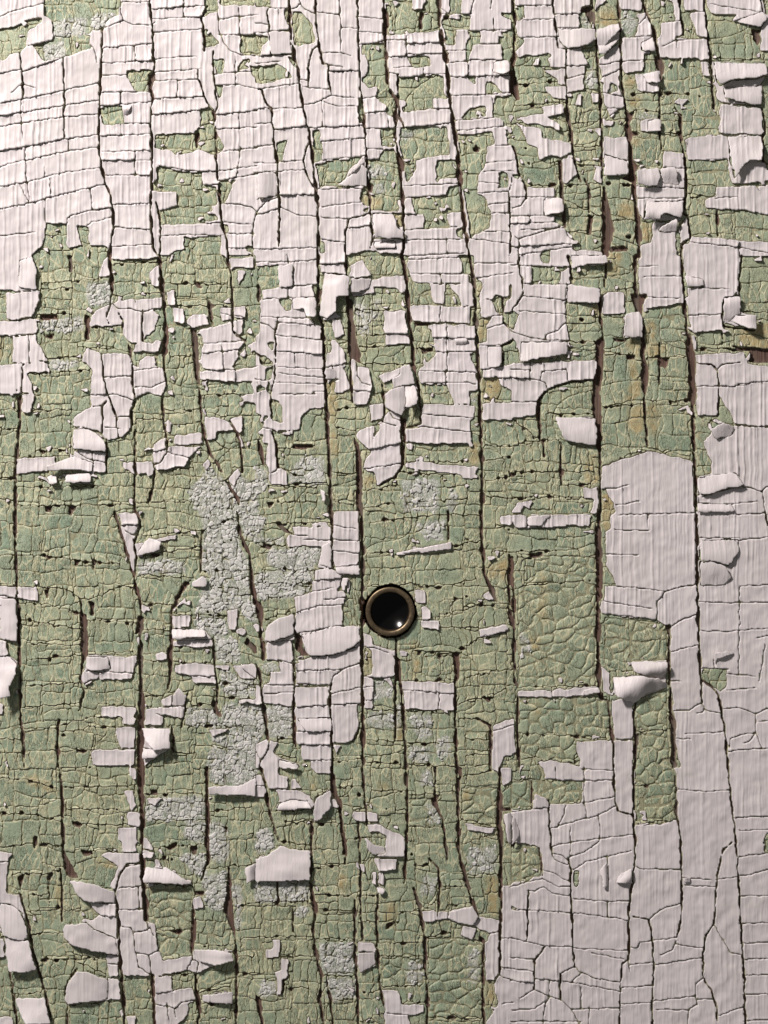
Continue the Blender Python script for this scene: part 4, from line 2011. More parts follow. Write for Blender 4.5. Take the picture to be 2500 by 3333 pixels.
# a margin beyond the frame carries on in the same way
MG = 56
def pad(a): return np.pad(a, MG, mode='reflect')
lay, bare, spk, och, ali, bar_w, gap, lip, open_w, wgap = [pad(a) for a in (lay, bare, spk, och, ali, bar_w, gap, lip, open_w, wgap)]
TY, TX = lay.shape
gx, gy = np.meshgrid((np.arange(TX) - MG + 0.5) * QX, (np.arange(TY) - MG + 0.5) * QY)

# ---------------------------------------------------------------- crackle of the green coat
bx = gx + (vn(gx / 60, gy / 60, 11) - .5) * 24 + (vn(gx / 15, gy / 15, 12) - .5) * 9 + (vn(gx / 6, gy / 6, 17) - .5) * 4
by = gy + (vn(gx / 110, gy / 90, 13) - .5) * 34 + (vn(gx / 17, gy / 17, 14) - .5) * 7
def blocks(x, y, bw, rh, cwid, sd):
    # columns of blocks; rows break at their own heights in each column, uprights at their own places in each row
    u = x / bw; iu = np.floor(u)
    e0 = iu + (hsh(iu, iu * 0 + 1, sd) - .5) * .7; c = np.where(u < e0, iu - 1, iu)
    rr = rh * (.7 + .7 * hsh(c, c * 0 + 2, sd))
    v = y / rr + hsh(c, c * 0 + 3, sd) * 9; iv = np.floor(v)
    e1 = iv + (hsh(c, iv, sd + 1) - .5) * .75; r = np.where(v < e1, iv - 1, iv)
    w = cwid * (.62 + .95 * hsh(c, r, sd + 2))
    t = x / w + hsh(c, r, sd + 3) * 5; it = np.floor(t)
    e2 = it + (hsh(it + c * 31, r, sd + 4) - .5) * .85; k = np.where(t < e2, it - 1, it)
    k = np.where(hsh(k + c * 17, r, sd + 5) > .72, k - 1, k)
    return ((c.astype(np.int64) + 500) * 2048 + r.astype(np.int64) + 500) * 1024 + k.astype(np.int64) + 300
idA = blocks(bx, by, 105, 58, 33, 210)
idB = blocks(bx, by, 150, 54, 54, 220)
idC, c1, c2 = voro(bx * 1.0 + by * .12, by, 50, 38, 1.0, .9, 2.4, 23)
sel = vn(gx / 210, gy / 170, 31) > 0.5 + np.clip((gx - 1250) / 2500, -.3, .3)
cell = np.where(ali, idC + (2 << 40), np.where(sel, idA, idB + (1 << 40)))
gap = np.where(lay == 1, gap * .6 + np.clip(vn(gx / 36, gy / 26, 28) * 3.4 - 1.4, -.5, 1.5), gap)
idF, f1, f2 = voro(gx + (vn(gx / 12, gy / 12, 15) - .5) * 9, gy + (vn(gx / 12, gy / 12, 16) - .5) * 9, 12, 15, .9, .9, 2, 24)
fine = f2 - f1
idS, s1, s2 = voro(gx, gy, 8.5, 8.5, 1, 1, 2, 25)
spl = s2 - s1
idn = np.where(lay == 2, -1, cell)

# ---------------------------------------------------------------- connected pieces
N = TX * TY
par = np.arange(N)
lf = lay.ravel(); idf = idn.ravel(); bf = bar_w.ravel()
ok = (lf > 0) & ~bf
ii = np.arange(N).reshape(TY, TX)
ea = np.concatenate([ii[:, :-1].ravel(), ii[:-1].ravel()]); eb = np.concatenate([ii[:, 1:].ravel(), ii[1:].ravel()])
m = ok[ea] & ok[eb] & (lf[ea] == lf[eb]) & (idf[ea] == idf[eb])
ea = ea[m]; eb = eb[m]
while True:
    ra = par[ea]; rb = par[eb]
    m = ra != rb
    if not m.any():
        break
    ea = ea[m]; eb = eb[m]; ra = ra[m]; rb = rb[m]
    np.minimum.at(par, np.maximum(ra, rb), np.minimum(ra, rb))
    while True:
        p2 = par[par]
        if (p2 == par).all():
            break
        par = p2
lab = np.where(ok, par, -1).reshape(TY, TX)
cnt = np.bincount(lab[lab >= 0], minlength=N)
lab[(lab >= 0) & (cnt[np.maximum(lab, 0)] < 5)] = -1
for it in range(4):                                  # hairline cells fall to the piece beside them
    for dy, dx in ((0, 1), (1, 0), (0, -1), (-1, 0)):
        nb = np.full_like(lab, -1); nl = np.zeros_like(lay)
        ys = slice(max(0, dy), TY + min(0, dy)); yd = slice(max(0, -dy), TY + min(0, -dy))
        xs = slice(max(0, dx), TX + min(0, dx)); xd = slice(max(0, -dx), TX + min(0, -dx))
        nb[yd, xd] = lab[ys, xs]; nl[yd, xd] = lay[ys, xs]
        m = (lab < 0) & (lay > 0) & (nb >= 0) & (nl == lay) & ~open_w
        lab[m] = nb[m]
lab[0] = lab[-1] = -1; lab[:, 0] = lab[:, -1] = -1

def edge_dist(lab, n):
    D = np.zeros(lab.shape); cur = lab >= 0
    for i in range(n):
        nx = cur.copy()
        for ax in (0, 1):
            for s in (1, -1):
                r = np.roll(lab, s, ax) == lab
                nx &= r & np.roll(cur, s, ax) if i else r
        D += nx & cur
        cur = nx & cur
    return D
ED = edge_dist(lab, 7)

# ---------------------------------------------------------------- meshing of a label map
def mesh_pieces(lab, inset_map, shave, smooth=3):
    """one vertex set per piece; rounded outlines; returns everything sorted by piece"""
    cy, cx = np.nonzero(lab >= 0)
    l = lab[cy, cx].astype(np.int64)
    VX = TX + 1; NV = VX * (TY + 1)
    corner = np.stack([cy * VX + cx, (cy + 1) * VX + cx, (cy + 1) * VX + cx + 1, cy * VX + cx + 1], 1)
    key = l[:, None] * NV + corner
    uk, inv = np.unique(key.ravel(), return_inverse=True)
    quads = inv.reshape(-1, 4)
    vl = uk // NV; vc = uk % NV
    x = ((vc % VX) - MG) * QX; y = ((vc // VX) - MG) * QY
    eds = []
    for (i0, i1, dy, dx) in ((0, 1, 0, -1), (1, 2, 1, 0), (2, 3, 0, 1), (3, 0, -1, 0)):
        yy = cy + dy; xx = cx + dx
        o = (yy >= 0) & (yy < TY) & (xx >= 0) & (xx < TX)
        nl = np.full(len(cy), -1); nl[o] = lab[yy[o], xx[o]]
        m = nl != l
        eds.append(np.stack([quads[m, i0], quads[m, i1]], 1))
    E = np.concatenate(eds)
    n = len(uk)
    onb = np.zeros(n, bool); onb[E.ravel()] = True
    for _ in range(smooth):
        sx = np.bincount(E[:, 0], x[E[:, 1]], n) + np.bincount(E[:, 1], x[E[:, 0]], n)
        sy = np.bincount(E[:, 0], y[E[:, 1]], n) + np.bincount(E[:, 1], y[E[:, 0]], n)
        c = np.bincount(E[:, 0], minlength=n) + np.bincount(E[:, 1], minlength=n)
        x = np.where(onb, 0.5 * x + 0.5 * sx / np.maximum(c, 1), x)
        y = np.where(onb, 0.5 * y + 0.5 * sy / np.maximum(c, 1), y)
    ex = x[E[:, 1]] - x[E[:, 0]]; ey = y[E[:, 1]] - y[E[:, 0]]
    nx = np.bincount(E[:, 0], ey, n) + np.bincount(E[:, 1], ey, n)
    ny = -(np.bincount(E[:, 0], ex, n) + np.bincount(E[:, 1], ex, n))
    ln = np.hypot(nx, ny) + 1e-9
    gi = np.clip((vc // VX), 0, TY - 1); gj = np.clip((vc % VX), 0, TX - 1)
    gp = np.maximum(inset_map[gi, gj], inset_map[np.maximum(gi - 1, 0), np.maximum(gj - 1, 0)])
    wg = np.full(n, -9.0)
    for dy in (-1, 0):
        for dx in (-1, 0):
            a_, b_ = np.maximum(gi + dy, 0), np.maximum(gj + dx, 0)
            wg = np.maximum(wg, np.where(open_w[a_, b_], wgap[a_, b_], -9.0))
    gp = np.where(wg > -8, wg - Q * 0.56, gp + shave * (0.2 + vn(x / 5.5, y / 5.5, 91)))
    ins = np.where(onb, gp, 0)
    x = x + nx / ln * ins; y = y + ny / ln * ins         # image y runs down, so this points inward
    return dict(x=x, y=y, vl=vl, vc=vc, quads=quads, ql=l, E=E, onb=onb, nx=nx / ln, ny=ny / ln, VX=VX)

def at_vert(M, a):
    """mean of a cell map over the cells of the same piece round each vertex"""
    n = len(M['x']); q = M['quads']
    s = np.zeros(n); c = np.bincount(q.ravel(), minlength=n)
    for i in range(4):
        s += np.bincount(q[:, i], a, n)
    return s / np.maximum(c, 1)

P = mesh_pieces(lab, gap, 0.45)
cyx = np.nonzero(lab >= 0)
vED = at_vert(P, ED[cyx]) * Q
vS = at_vert(P, spk[cyx]); vO = at_vert(P, och[cyx]); vL = at_vert(P, lip[cyx])
vA = at_vert(P, ali[cyx].astype(float)); vF = at_vert(P, fine[cyx]); vSp = at_vert(P, spl[cyx])
vW = at_vert(P, (lay[cyx] == 2).astype(float)) > 0.5
x, y, vl = P['x'], P['y'], P['vl']
n = len(x)
# extents of each piece
ul, vi = np.unique(vl, return_inverse=True)
def agg(f, a, init):
    r = np.full(len(ul), init, float); f.at(r, vi, a); return r
xmin = agg(np.minimum, x, 1e9); xmax = agg(np.maximum, x, -1e9); ymin = agg(np.minimum, y, 1e9); ymax = agg(np.maximum, y, -1e9)
pr = hsh(ul, ul * 3 + 1, 5); pr2 = hsh(ul, ul * 5 + 2, 6); pr3 = hsh(ul, ul * 7 + 3, 9)
R1, R2, R3 = pr[vi], pr2[vi], pr3[vi]
tv = (y - ymin[vi]) / np.maximum(6, (ymax - ymin)[vi]); tu = (x - xmin[vi]) / np.maximum(6, (xmax - xmin)[vi])

def ridges(x, y, r):
    """fine upright wrinkles of the white coat; each strip has its own"""
    u = x + (vn(x / 60, y / 45, 51) - .5) * 5 + r * 400
    rk = np.floor(r * 997)
    out = 0
    for sp, sd, amp in ((21.0, 52, 1.0), (11.5, 54, .5)):
        i = np.floor(u / sp)
        best = 0
        for d in (-1, 0, 1):
            c = (i + d + .5 + (hsh(i + d, rk, sd) - .5) * .8) * sp
            a = np.clip(hsh(i + d, rk + 5, sd + 1) * 1.5 - .35, 0, 1) * (.55 + .7 * vn((i + d) * 1.37, y / 26 + r * 50, sd + 2))
            best = np.maximum(best, a * np.exp(-((u - c) / 2.2) ** 2))
        out = out + best * amp
    return out * np.clip(.15 + 1.6 * vn(x / 75, y / 90, 58), .2, 1.35)

# smoother coat low on the right, deeper wrinkles elsewhere
thin = np.clip((x - 1500) / 500, 0, 1) * np.clip((y - 1700) / 500, 0, 1)
GT, WT = 5.2, 8.2
rw = ridges(x, y, R1)
zw = WT - 2.8 * thin + rw * (3.7 - 2.0 * thin) + (vn(x / 34, y / 34, 61) - .5) * 3.0 + (vn(x / 13, y / 16, 62) - .5) * 1.3
zw += (1.3 - .5 * thin) * np.exp(-vED / 3.4) * np.clip(1.9 * vn(x / 22, y / 22, 63) - .55, -.3, 1.2)
hgt_p = np.minimum((ymax - ymin)[vi], 60) / 60
zw += (1 - .7 * thin) * (np.where(R2 > .25, 1, .35) * (.8 + 5.6 * R3 ** 1.5) * (.45 + .55 * hgt_p) * np.clip(tv, 0, 1) ** 2.6 * (.45 + 1.0 * vn(x / 17, y / 40, 70)) + np.where(R3 > .6, 4.5 * R1, .6) * np.clip(tu, 0, 1) ** 4)
zw += (1 - .7 * thin) * 2.4 * (vn(x / 11, y / 9, 71) - .35) * np.exp(-np.clip(y - ymin[vi], 0, 99) / 9.0)
zg = GT + (R2 - .5) * 2.2 - 1.0 * np.exp(-vED / 2.0) * (1 - .9 * vL) - vA * 2.0 * np.exp(-vED / 3.4)
zg += (vn(x / 7, y / 8, 64) - .5) * 1.0 + (vn(x / 24, y / 24, 65) - .5) * 2.2
zg -= (1 - vA) * 1.6 * np.exp(-(vF / .11) ** 2) * np.clip(vn(x / 45, y / 45, 66) * 2 - .5, 0, 1)
zg += vL * 1.2 + (R1 - .3) * 4.6 * (tv - .5) + (R3 - .45) * 4.2 * (tu - .5)
zg += vS * (np.minimum(vSp, .35) * 5.5 - 1.0)
z = np.where(vW, zw, zg)
# pigment: speckle, ochre, pale lip, tone of the piece
palelip = np.clip(np.exp(-vED / 1.5) * np.clip(1.5 * vn(x / 30, y / 30, 67) - .2, 0, 1) + vL * .4 + .7 * np.exp(-(vF / .07) ** 2) * np.clip(vn(x / 70, y / 70, 68) * 2.6 - 1.1, 0, 1), 0, 1)
pig = np.stack([vS, vO * (.4 + .9 * vn(x / 20, y / 20, 69)), palelip, R1], 1).astype(np.float32)

def to_world(x, y, z):
    return np.stack([(x - W / 2) * PX, -z * PX, -(y - H / 2) * PX], 1)

def build_mesh(name, co, quads, attr, mats, skirt_mat_from=None):
    me = bpy.data.meshes.new(name)
    nq = len(quads)
    me.vertices.add(len(co)); me.vertices.foreach_set('co', co.astype(np.float32).ravel())
    me.loops.add(nq * 4); me.loops.foreach_set('vertex_index', quads.astype(np.int32).ravel())
    me.polygons.add(nq)
    me.polygons.foreach_set('loop_start', np.arange(nq, dtype=np.int32) * 4)
    for mt in mats: me.materials.append(mt)
    sm = np.ones(nq, bool)
    if skirt_mat_from is not None:
        mi = np.zeros(nq, np.int32); mi[skirt_mat_from:] = 1
        me.polygons.foreach_set('material_index', mi)
        sm[skirt_mat_from:] = False
    me.polygons.foreach_set('use_smooth', sm)
    if attr is not None:
        at = me.attributes.new('pigment', 'FLOAT_COLOR', 'POINT')
        at.data.foreach_set('color', attr.astype(np.float32).ravel())
    me.update(calc_edges=True)
    me.validate()
    return me

# ---------------------------------------------------------------- materials
def mat(name):
    m = bpy.data.materials.new(name); m.use_nodes = True
    nt = m.node_tree; nt.nodes.clear()
    out = nt.nodes.new('ShaderNodeOutputMaterial'); b = nt.nodes.new('ShaderNodeBsdfPrincipled')
    nt.links.new(b.outputs[0], out.inputs[0])
    return m, nt, b
class G:
    def __init__(s, nt): s.nt = nt; s.pos = nt.nodes.new('ShaderNodeNewGeometry').outputs['Position']
    def link(s, a, b): s.nt.links.new(a, b)
    def vec(s, sx, sy, sz):
        n = s.nt.nodes.new('ShaderNodeVectorMath'); n.operation = 'MULTIPLY'
        s.link(s.pos, n.inputs[0]); n.inputs[1].default_value = (sx, sy, sz); return n.outputs[0]
    def noise(s, v, scale, detail=3, rough=.55):
        n = s.nt.nodes.new('ShaderNodeTexNoise'); n.inputs['Scale'].default_value = scale
        n.inputs['Detail'].default_value = detail; n.inputs['Roughness'].default_value = rough
        s.link(v, n.inputs['Vector']); return n.outputs['Fac']
    def voro(s, v, scale, feat='DISTANCE_TO_EDGE'):
        n = s.nt.nodes.new('ShaderNodeTexVoronoi'); n.feature = feat; n.inputs['Scale'].default_value = scale
        s.link(v, n.inputs['Vector']); return n.outputs[0]
    def ramp(s, f, *stops):
        n = s.nt.nodes.new('ShaderNodeValToRGB'); e = n.color_ramp.elements
        while len(e) < len(stops): e.new(.5)
        for q, (p, c) in zip(e, stops):
            q.position = p; q.color = (c, c, c, 1) if not isinstance(c, tuple) else (*c, 1)
        s.link(f, n.inputs[0]); return n.outputs[0]
    def math(s, op, a, b):
        n = s.nt.nodes.new('ShaderNodeMath'); n.operation = op
        for i, v in enumerate((a, b)):
            if isinstance(v, (int, float)): n.inputs[i].default_value = v
            else: s.link(v, n.inputs[i])
        return n.outputs[0]
    def mix(s, f, a, b, mode='MIX'):
        n = s.nt.nodes.new('ShaderNodeMix'); n.data_type = 'RGBA'; n.blend_type = mode
        for sock, v in ((n.inputs[0], f), (n.inputs[6], a), (n.inputs[7], b)):
            if isinstance(v, tuple): sock.default_value = (*v, 1)
            elif isinstance(v, (int, float)): sock.default_value = v
            else: s.link(v, sock)
        return n.outputs[2]
    def bump(s, h, strength, dist, nrm=None):
        n = s.nt.nodes.new('ShaderNodeBump'); n.inputs['Strength'].default_value = strength
        n.inputs['Distance'].default_value = dist; s.link(h, n.inputs['Height'])
        if nrm is not None: s.link(nrm, n.inputs['Normal'])
        return n.outputs[0]
    def attr(s):
        n = s.nt.nodes.new('ShaderNodeAttribute'); n.attribute_name = 'pigment'
        q = s.nt.nodes.new('ShaderNodeSeparateColor'); s.link(n.outputs['Color'], q.inputs[0])
        return q.outputs[0], q.outputs[1], q.outputs[2], n.outputs['Alpha']

def white_material():
    m, nt, b = mat('white_paint'); g = G(nt)
    _, _, _, tone = g.attr()
    base = g.mix(tone, (.70, .665, .675), (.77, .735, .74))
    patch = g.noise(g.pos, 55, 3)
    base = g.mix(g.ramp(patch, (.35, 0.0), (.75, 1.0)), base, (.70, .665, .655))
    dirt = g.ramp(g.noise(g.vec(1, 1, .5), 900, 4, .7), (.62, 0.0), (.85, .5))
    base = g.mix(dirt, base, (.55, .52, .50))
    g.link(base, b.inputs['Base Color'])
    b.inputs['Roughness'].default_value = .52
    b.inputs['Specular IOR Level'].default_value = .35
    w = g.noise(g.vec(1, 1, .10), 760, 2, .5)
    w = g.ramp(w, (.30, 0.0), (.5, .45), (.56, 1.0), (.62, .5), (.8, .35))
    nb = g.bump(w, .24, .00022)
    sw = g.noise(g.vec(1, 1, .7), 330, 2, .5)
    g.link(g.bump(sw, .22, .0004, nb), b.inputs['Normal'])
    return m

def green_material():
    m, nt, b = mat('green_undercoat'); g = G(nt)
    s, o, l, tone = g.attr()
    hue = g.noise(g.pos, 42, 3)
    base = g.mix(g.ramp(hue, (.36, 0.0), (.66, 1.0)), (.315, .405, .285), (.395, .455, .305))
    base = g.mix(g.ramp(tone, (.0, .55), (.35, 0.0)), base, (.235, .35, .255))
    big = g.noise(g.pos, 17, 2)
    base = g.mix(g.ramp(big, (.52, 0.0), (.70, .6)), base, (.42, .46, .295))
    mot = g.noise(g.pos, 1500, 4, .65)
    base = g.mix(g.ramp(mot, (.46, 0.0), (.80, .45)), base, (.45, .485, .35))
    # thin pale ridges where the undercoat healed over older cracks
    ve = g.voro(g.vec(1.25, 1, .55), 390)
    lm = g.math('MULTIPLY', g.ramp(ve, (.0, 1.0), (.05, .7), (.10, 0.0)), g.ramp(g.noise(g.pos, 75, 2), (.40, 0.0), (.52, 1.0)))
    base = g.mix(g.math('MULTIPLY', lm, .92), base, (.63, .62, .41))
    dk = g.noise(g.vec(1, 1, .55), 2600, 3, .7)
    base = g.mix(g.ramp(dk, (.54, 0.0), (.78, .75)), base, (.09, .12, .07))
    # fine dark fissures, mostly upright
    vf = g.voro(g.vec(1.5, 1, .55), 900)
    fm = g.math('MULTIPLY', g.ramp(vf, (.0, 1.0), (.035, .5), (.07, 0.0)), g.ramp(g.noise(g.vec(1, 1, .6), 190, 3, .6), (.43, 0.0), (.56, 1.0)))
    base = g.mix(g.math('MULTIPLY', fm, .8), base, (.07, .075, .045))
    base = g.mix(g.math('MULTIPLY', g.ramp(o, (.06, 0.0), (.45, 1.0)), g.ramp(g.noise(g.pos, 500, 5, .75), (.36, .25), (.56, .9))), base, (.48, .385, .19))
    base = g.mix(g.math('MULTIPLY', l, .8), base, (.62, .615, .42))
    # worn grey-white residue, finely crackled
    fl = g.ramp(g.noise(g.pos, 900, 4, .7), (.30, 0.0), (.44, 1.0))
    cr = g.ramp(g.voro(g.vec(1, 1, .8), 1250), (.03, 0.0), (.12, 1.0))
    base = g.mix(g.ramp(s, (.2, 0.0), (.8, .4)), base, (.15, .19, .15))
    sf = g.math('ADD', s, g.math('MULTIPLY', g.math('SUBTRACT', g.noise(g.pos, 520, 5, .75), .5), 1.7))
    sp = g.math('MULTIPLY', g.ramp(sf, (.30, 0.0), (.52, .97)), g.math('MULTIPLY', fl, cr))
    base = g.mix(sp, base, (.62, .63, .60))
    g.link(base, b.inputs['Base Color'])
    b.inputs['Roughness'].default_value = .42
    b.inputs['Specular IOR Level'].default_value = .45
    n1 = g.bump(g.noise(g.pos, 2100, 4, .7), .7, .00024)
    n2 = g.bump(g.noise(g.vec(1, 1, .3), 1200, 3, .6), .22, .0002, n1)
    n2 = g.bump(lm, .5, .00015, n2)
    n2 = g.bump(g.math('SUBTRACT', 1.0, fm), .6, .0002, n2)
    g.link(n2, b.inputs['Normal'])
    return m

def edge_material(name, c1, c2):
    m, nt, b = mat(name); g = G(nt)
    g.link(g.mix(g.ramp(g.noise(g.pos, 700, 3), (.35, 0.0), (.65, 1.0)), c1, c2), b.inputs['Base Color'])
    b.inputs['Roughness'].default_value = .8
    return m

def wood_material():
    m, nt, b = mat('bare_wood_and_primer'); g = G(nt)
    s, o, l, tone = g.attr()
    grain = g.noise(g.vec(1, 1, .045), 1500, 4, .65)
    wood = g.mix(g.ramp(grain, (.36, 0.0), (.66, 1.0)), (.06, .035, .027), (.18, .112, .085))
    wood = g.mix(g.ramp(g.noise(g.vec(1, 1, .1), 260, 3), (.5, 0.0), (.72, .7)), wood, (.165, .15, .12))
    prim = g.mix(g.ramp(g.noise(g.pos, 330, 4), (.38, 0.0), (.62, 1.0)), (.45, .44, .28), (.27, .28, .175))
    prim = g.mix(g.ramp(g.noise(g.pos, 1900, 3, .7), (.52, 0.0), (.75, .7)), prim, (.12, .11, .07))
    f = g.math('ADD', tone, g.math('MULTIPLY', g.math('SUBTRACT', g.noise(g.vec(1, 1, .4), 900, 3), .5), .55))
    base = g.mix(g.ramp(f, (.42, 0.0), (.58, 1.0)), wood, prim)
    g.link(base, b.inputs['Base Color'])
    b.inputs['Roughness'].default_value = .85
    g.link(g.bump(g.noise(g.vec(1, 1, .06), 1700, 4, .7), .8, .0004), b.inputs['Normal'])
    return m

def simple(name, col, rough, metal=0.0, spec=.5):
    m, nt, b = mat(name)
    b.inputs['Base Color'].default_value = (*col, 1); b.inputs['Roughness'].default_value = rough
    b.inputs['Metallic'].default_value = metal; b.inputs['Specular IOR Level'].default_value = spec
    return m, nt, b

M_white = white_material(); M_green = green_material(); M_wood = wood_material()
M_wedge = edge_material('white_paint_edge', (.62, .59, .57), (.45, .44, .36))
M_gedge = edge_material('green_paint_edge', (.36, .365, .23), (.13, .14, .085))

# ---------------------------------------------------------------- the door
door = bpy.data.objects.new('wooden_door', None)
C.objects.link(door)
door.location = (0, 0, ZC)
door['kind'] = 'thing'
door['label'] = 'weathered wooden door with white paint peeling in cracked flakes off a pale green undercoat'
door['category'] = 'door'

def part(name, me, parent, loc=(0, 0, 0), **props):
    o = bpy.data.objects.new(name, me); C.objects.link(o)
    o.parent = parent; o.location = loc
    for k, v in props.items(): o[k] = v
    return o

# wood and primer below the paint: a relief sheet on a thick panel
st = 2
bm_prim = ((lay > 0) | ~bare).astype(float)
bm_prim = blur(bm_prim, 2)
sub = (slice(0, TY, st), slice(0, TX, st))
X = gx[sub]; Y = gy[sub]; PM = bm_prim[sub]
grain = (vn(X / 4.2, Y / 70, 81) - .5) * 2.4 + (vn(X / 2.1, Y / 30, 82) - .5) * 1.2
Z = grain * (1 - PM) + PM * (2.5 - 4.5 * np.clip(lip[sub] * 2.4 - 1.3, 0, 1) + (vn(X / 7, Y / 7, 83) - .5) * 1.6) - 6.5 * (1 - PM)
dpp = np.hypot(X - PEEP[0], Y - PEEP[1])
Z = np.where(dpp < PEEP[2] + 5, -130.0, Z)
PM = np.where(dpp < PEEP[2] + 12, 0.0, PM)
ny, nx_ = X.shape
idx = np.arange(ny * nx_).reshape(ny, nx_)
qd = np.stack([idx[:-1, :-1], idx[1:, :-1], idx[1:, 1:], idx[:-1, 1:]], -1).reshape(-1, 4)
at = np.zeros((ny * nx_, 4)); at[:, 3] = PM.ravel()
part('wood_board', build_mesh('wood_board', to_world(X.ravel(), Y.ravel(), Z.ravel()), qd, at, [M_wood]), door)

hx, hz, y0, y1 = 0.24, 0.30, 0.0145, 0.040
v = [(-hx, y0, -hz), (hx, y0, -hz), (hx, y0, hz), (-hx, y0, hz), (-hx, y1, -hz), (hx, y1, -hz), (hx, y1, hz), (-hx, y1, hz)]
f = [(0, 1, 2, 3), (5, 4, 7, 6), (4, 0, 3, 7), (1, 5, 6, 2), (3, 2, 6, 7), (4, 5, 1, 0)]
me = bpy.data.meshes.new('door_core'); me.from_pydata(v, [], f); me.materials.append(M_wood)
part('door_core', me, door)

# pieces of paint: sides go down to the wood
E = P['E']
bv = np.unique(E)
bmap = np.full(n, -1); bmap[bv] = np.arange(len(bv))
flare = np.where(vW[bv], 0.0, 0.8)
bx_ = x[bv] - P['nx'][bv] * flare; by_ = y[bv] - P['ny'][bv] * flare
bz_ = np.where(vW[bv], 0.2, 0.4)
size = np.bincount(P['ql'], minlength=N)
inframe = (xmax > 0) & (xmin < W) & (ymax > 0) & (ymin < H)
whp = np.zeros(len(ul), bool); whp[vi[vW]] = True
ql_i = np.searchsorted(ul, P['ql'])
el_i = np.searchsorted(ul, vl[E[:, 0]])
osort = np.argsort(ql_i, kind='stable'); qs = P['quads'][osort]; qsl = ql_i[osort]
esort = np.argsort(el_i, kind='stable'); es = E[esort]; esl = el_i[esort]
qb = np.searchsorted(qsl, np.arange(len(ul) + 1)); ebd = np.searchsorted(esl, np.arange(len(ul) + 1))
vb = np.searchsorted(vi, np.arange(len(ul) + 1))     # vertices are sorted by piece already
bb = np.searchsorted(vi[bv], np.arange(len(ul) + 1))
co_t = to_world(x, y, z); co_b = to_world(bx_, by_, bz_)

def piece_arrays(lo, hi):
    v0, v1 = vb[lo], vb[hi]; b0, b1 = bb[lo], bb[hi]
    top = qs[qb[lo]:qb[hi]] - v0
    e = es[ebd[lo]:ebd[hi]]
    sk = np.stack([e[:, 1] - v0, e[:, 0] - v0, bmap[e[:, 0]] - b0 + (v1 - v0), bmap[e[:, 1]] - b0 + (v1 - v0)], 1)
    co = np.concatenate([co_t[v0:v1], co_b[b0:b1]])
    at = np.concatenate([pig[v0:v1], pig[bv[b0:b1]]])
    return co, top, sk, at

def make_set(sel_w, name, rest_name, mats, limit):
    ids = np.nonzero(whp == sel_w)[0]
    sz = size[ul[ids]] * inframe[ids]
    order = ids[np.argsort(-sz)]
    big = order[:limit]; big = big[size[ul[big]] * inframe[big] > 0]
    for i in sorted(big):
        co, top, sk, at = piece_arrays(i, i + 1)
        c = co.mean(0)
        me = build_mesh(name, co - c, np.concatenate([top, sk]), at, mats, len(top))
        part(name, me, door, tuple(c))
    bigset = set(big.tolist())
    cs, ts, ss, as_ = [], [], [], []; off = 0
    for i in ids:
        if i in bigset: continue
        co, top, sk, at = piece_arrays(i, i + 1)
        cs.append(co); ts.append(top + off); ss.append(sk + off); as_.append(at); off += len(co)
    if cs:
        T_ = np.concatenate(ts)
        me = build_mesh(rest_name, np.concatenate(cs), np.concatenate([T_, np.concatenate(ss)]), np.concatenate(as_), mats, len(T_))
        part(rest_name, me, door, kind='stuff')
    print(name, len(ids), 'tris', 2 * int(sum(size[ul[ids]])))
make_set(True, 'white_paint_flake', 'small_white_flakes', [M_white, M_wedge], 298)
make_set(False, 'green_paint_chip', 'small_green_chips', [M_green, M_gedge], 298)

# ---------------------------------------------------------------- chalky scales of an older white coat on the green
keep = (lay == 1) & (lab >= 0) & (spk > .15) & (spk + (vn(gx / 26, gy / 34, 120) - .5) * 1.5 + (vn(gx / 10, gy / 12, 121) - .5) * 1.1 > .55) & (hsh(idF, idF * 0 + 3, 30) < .18 + .5 * spk)
lab2 = np.where(keep, np.where(hsh(idF, idF * 0 + 5, 33) > .5, idF, idF // 2 * 2), -1)
lab2[0] = lab2[-1] = -1; lab2[:, 0] = lab2[:, -1] = -1
open_w[:] = False
P2 = mesh_pieces(lab2, np.full((TY, TX), -.25), .35, 2)
x2, y2 = P2['x'], P2['y']
rr = hsh(P2['vl'], P2['vl'] * 0 + 7, 31)
z2 = GT + 1.0 + .35 * rr + (vn(x2 / 7, y2 / 7, 122) - .5) * .5 + (vn(x2 / 24, y2 / 24, 65) - .5) * 2.2
E2 = P2['E']; n2 = len(x2)
b2v = np.unique(E2); m2p = np.full(n2, -1); m2p[b2v] = np.arange(len(b2v)) + n2
co2 = np.concatenate([to_world(x2, y2, z2), to_world(x2[b2v], y2[b2v], z2[b2v] * 0 + GT - 2.5)])
sk2 = np.stack([E2[:, 1], E2[:, 0], m2p[E2[:, 0]], m2p[E2[:, 1]]], 1)
at2 = np.zeros((len(co2), 4)); at2[:, 3] = np.concatenate([rr, rr[b2v]])
M_chalk, nt, b = mat('chalky_residue'); g = G(nt)
g.link(g.mix(g.ramp(g.noise(g.pos, 1100, 4, .7), (.38, 0.0), (.62, 1.0)), (.50, .53, .48), (.76, .76, .74)), b.inputs['Base Color'])
b.inputs['Roughness'].default_value = .7
g.link(g.bump(g.noise(g.pos, 2600, 3, .7), .5, .00015), b.inputs['Normal'])
part('chalky_white_residue', build_mesh('chalky_white_residue', co2, np.concatenate([P2['quads'], sk2]), at2, [M_chalk, M_wedge], len(P2['quads'])), door, kind='stuff')

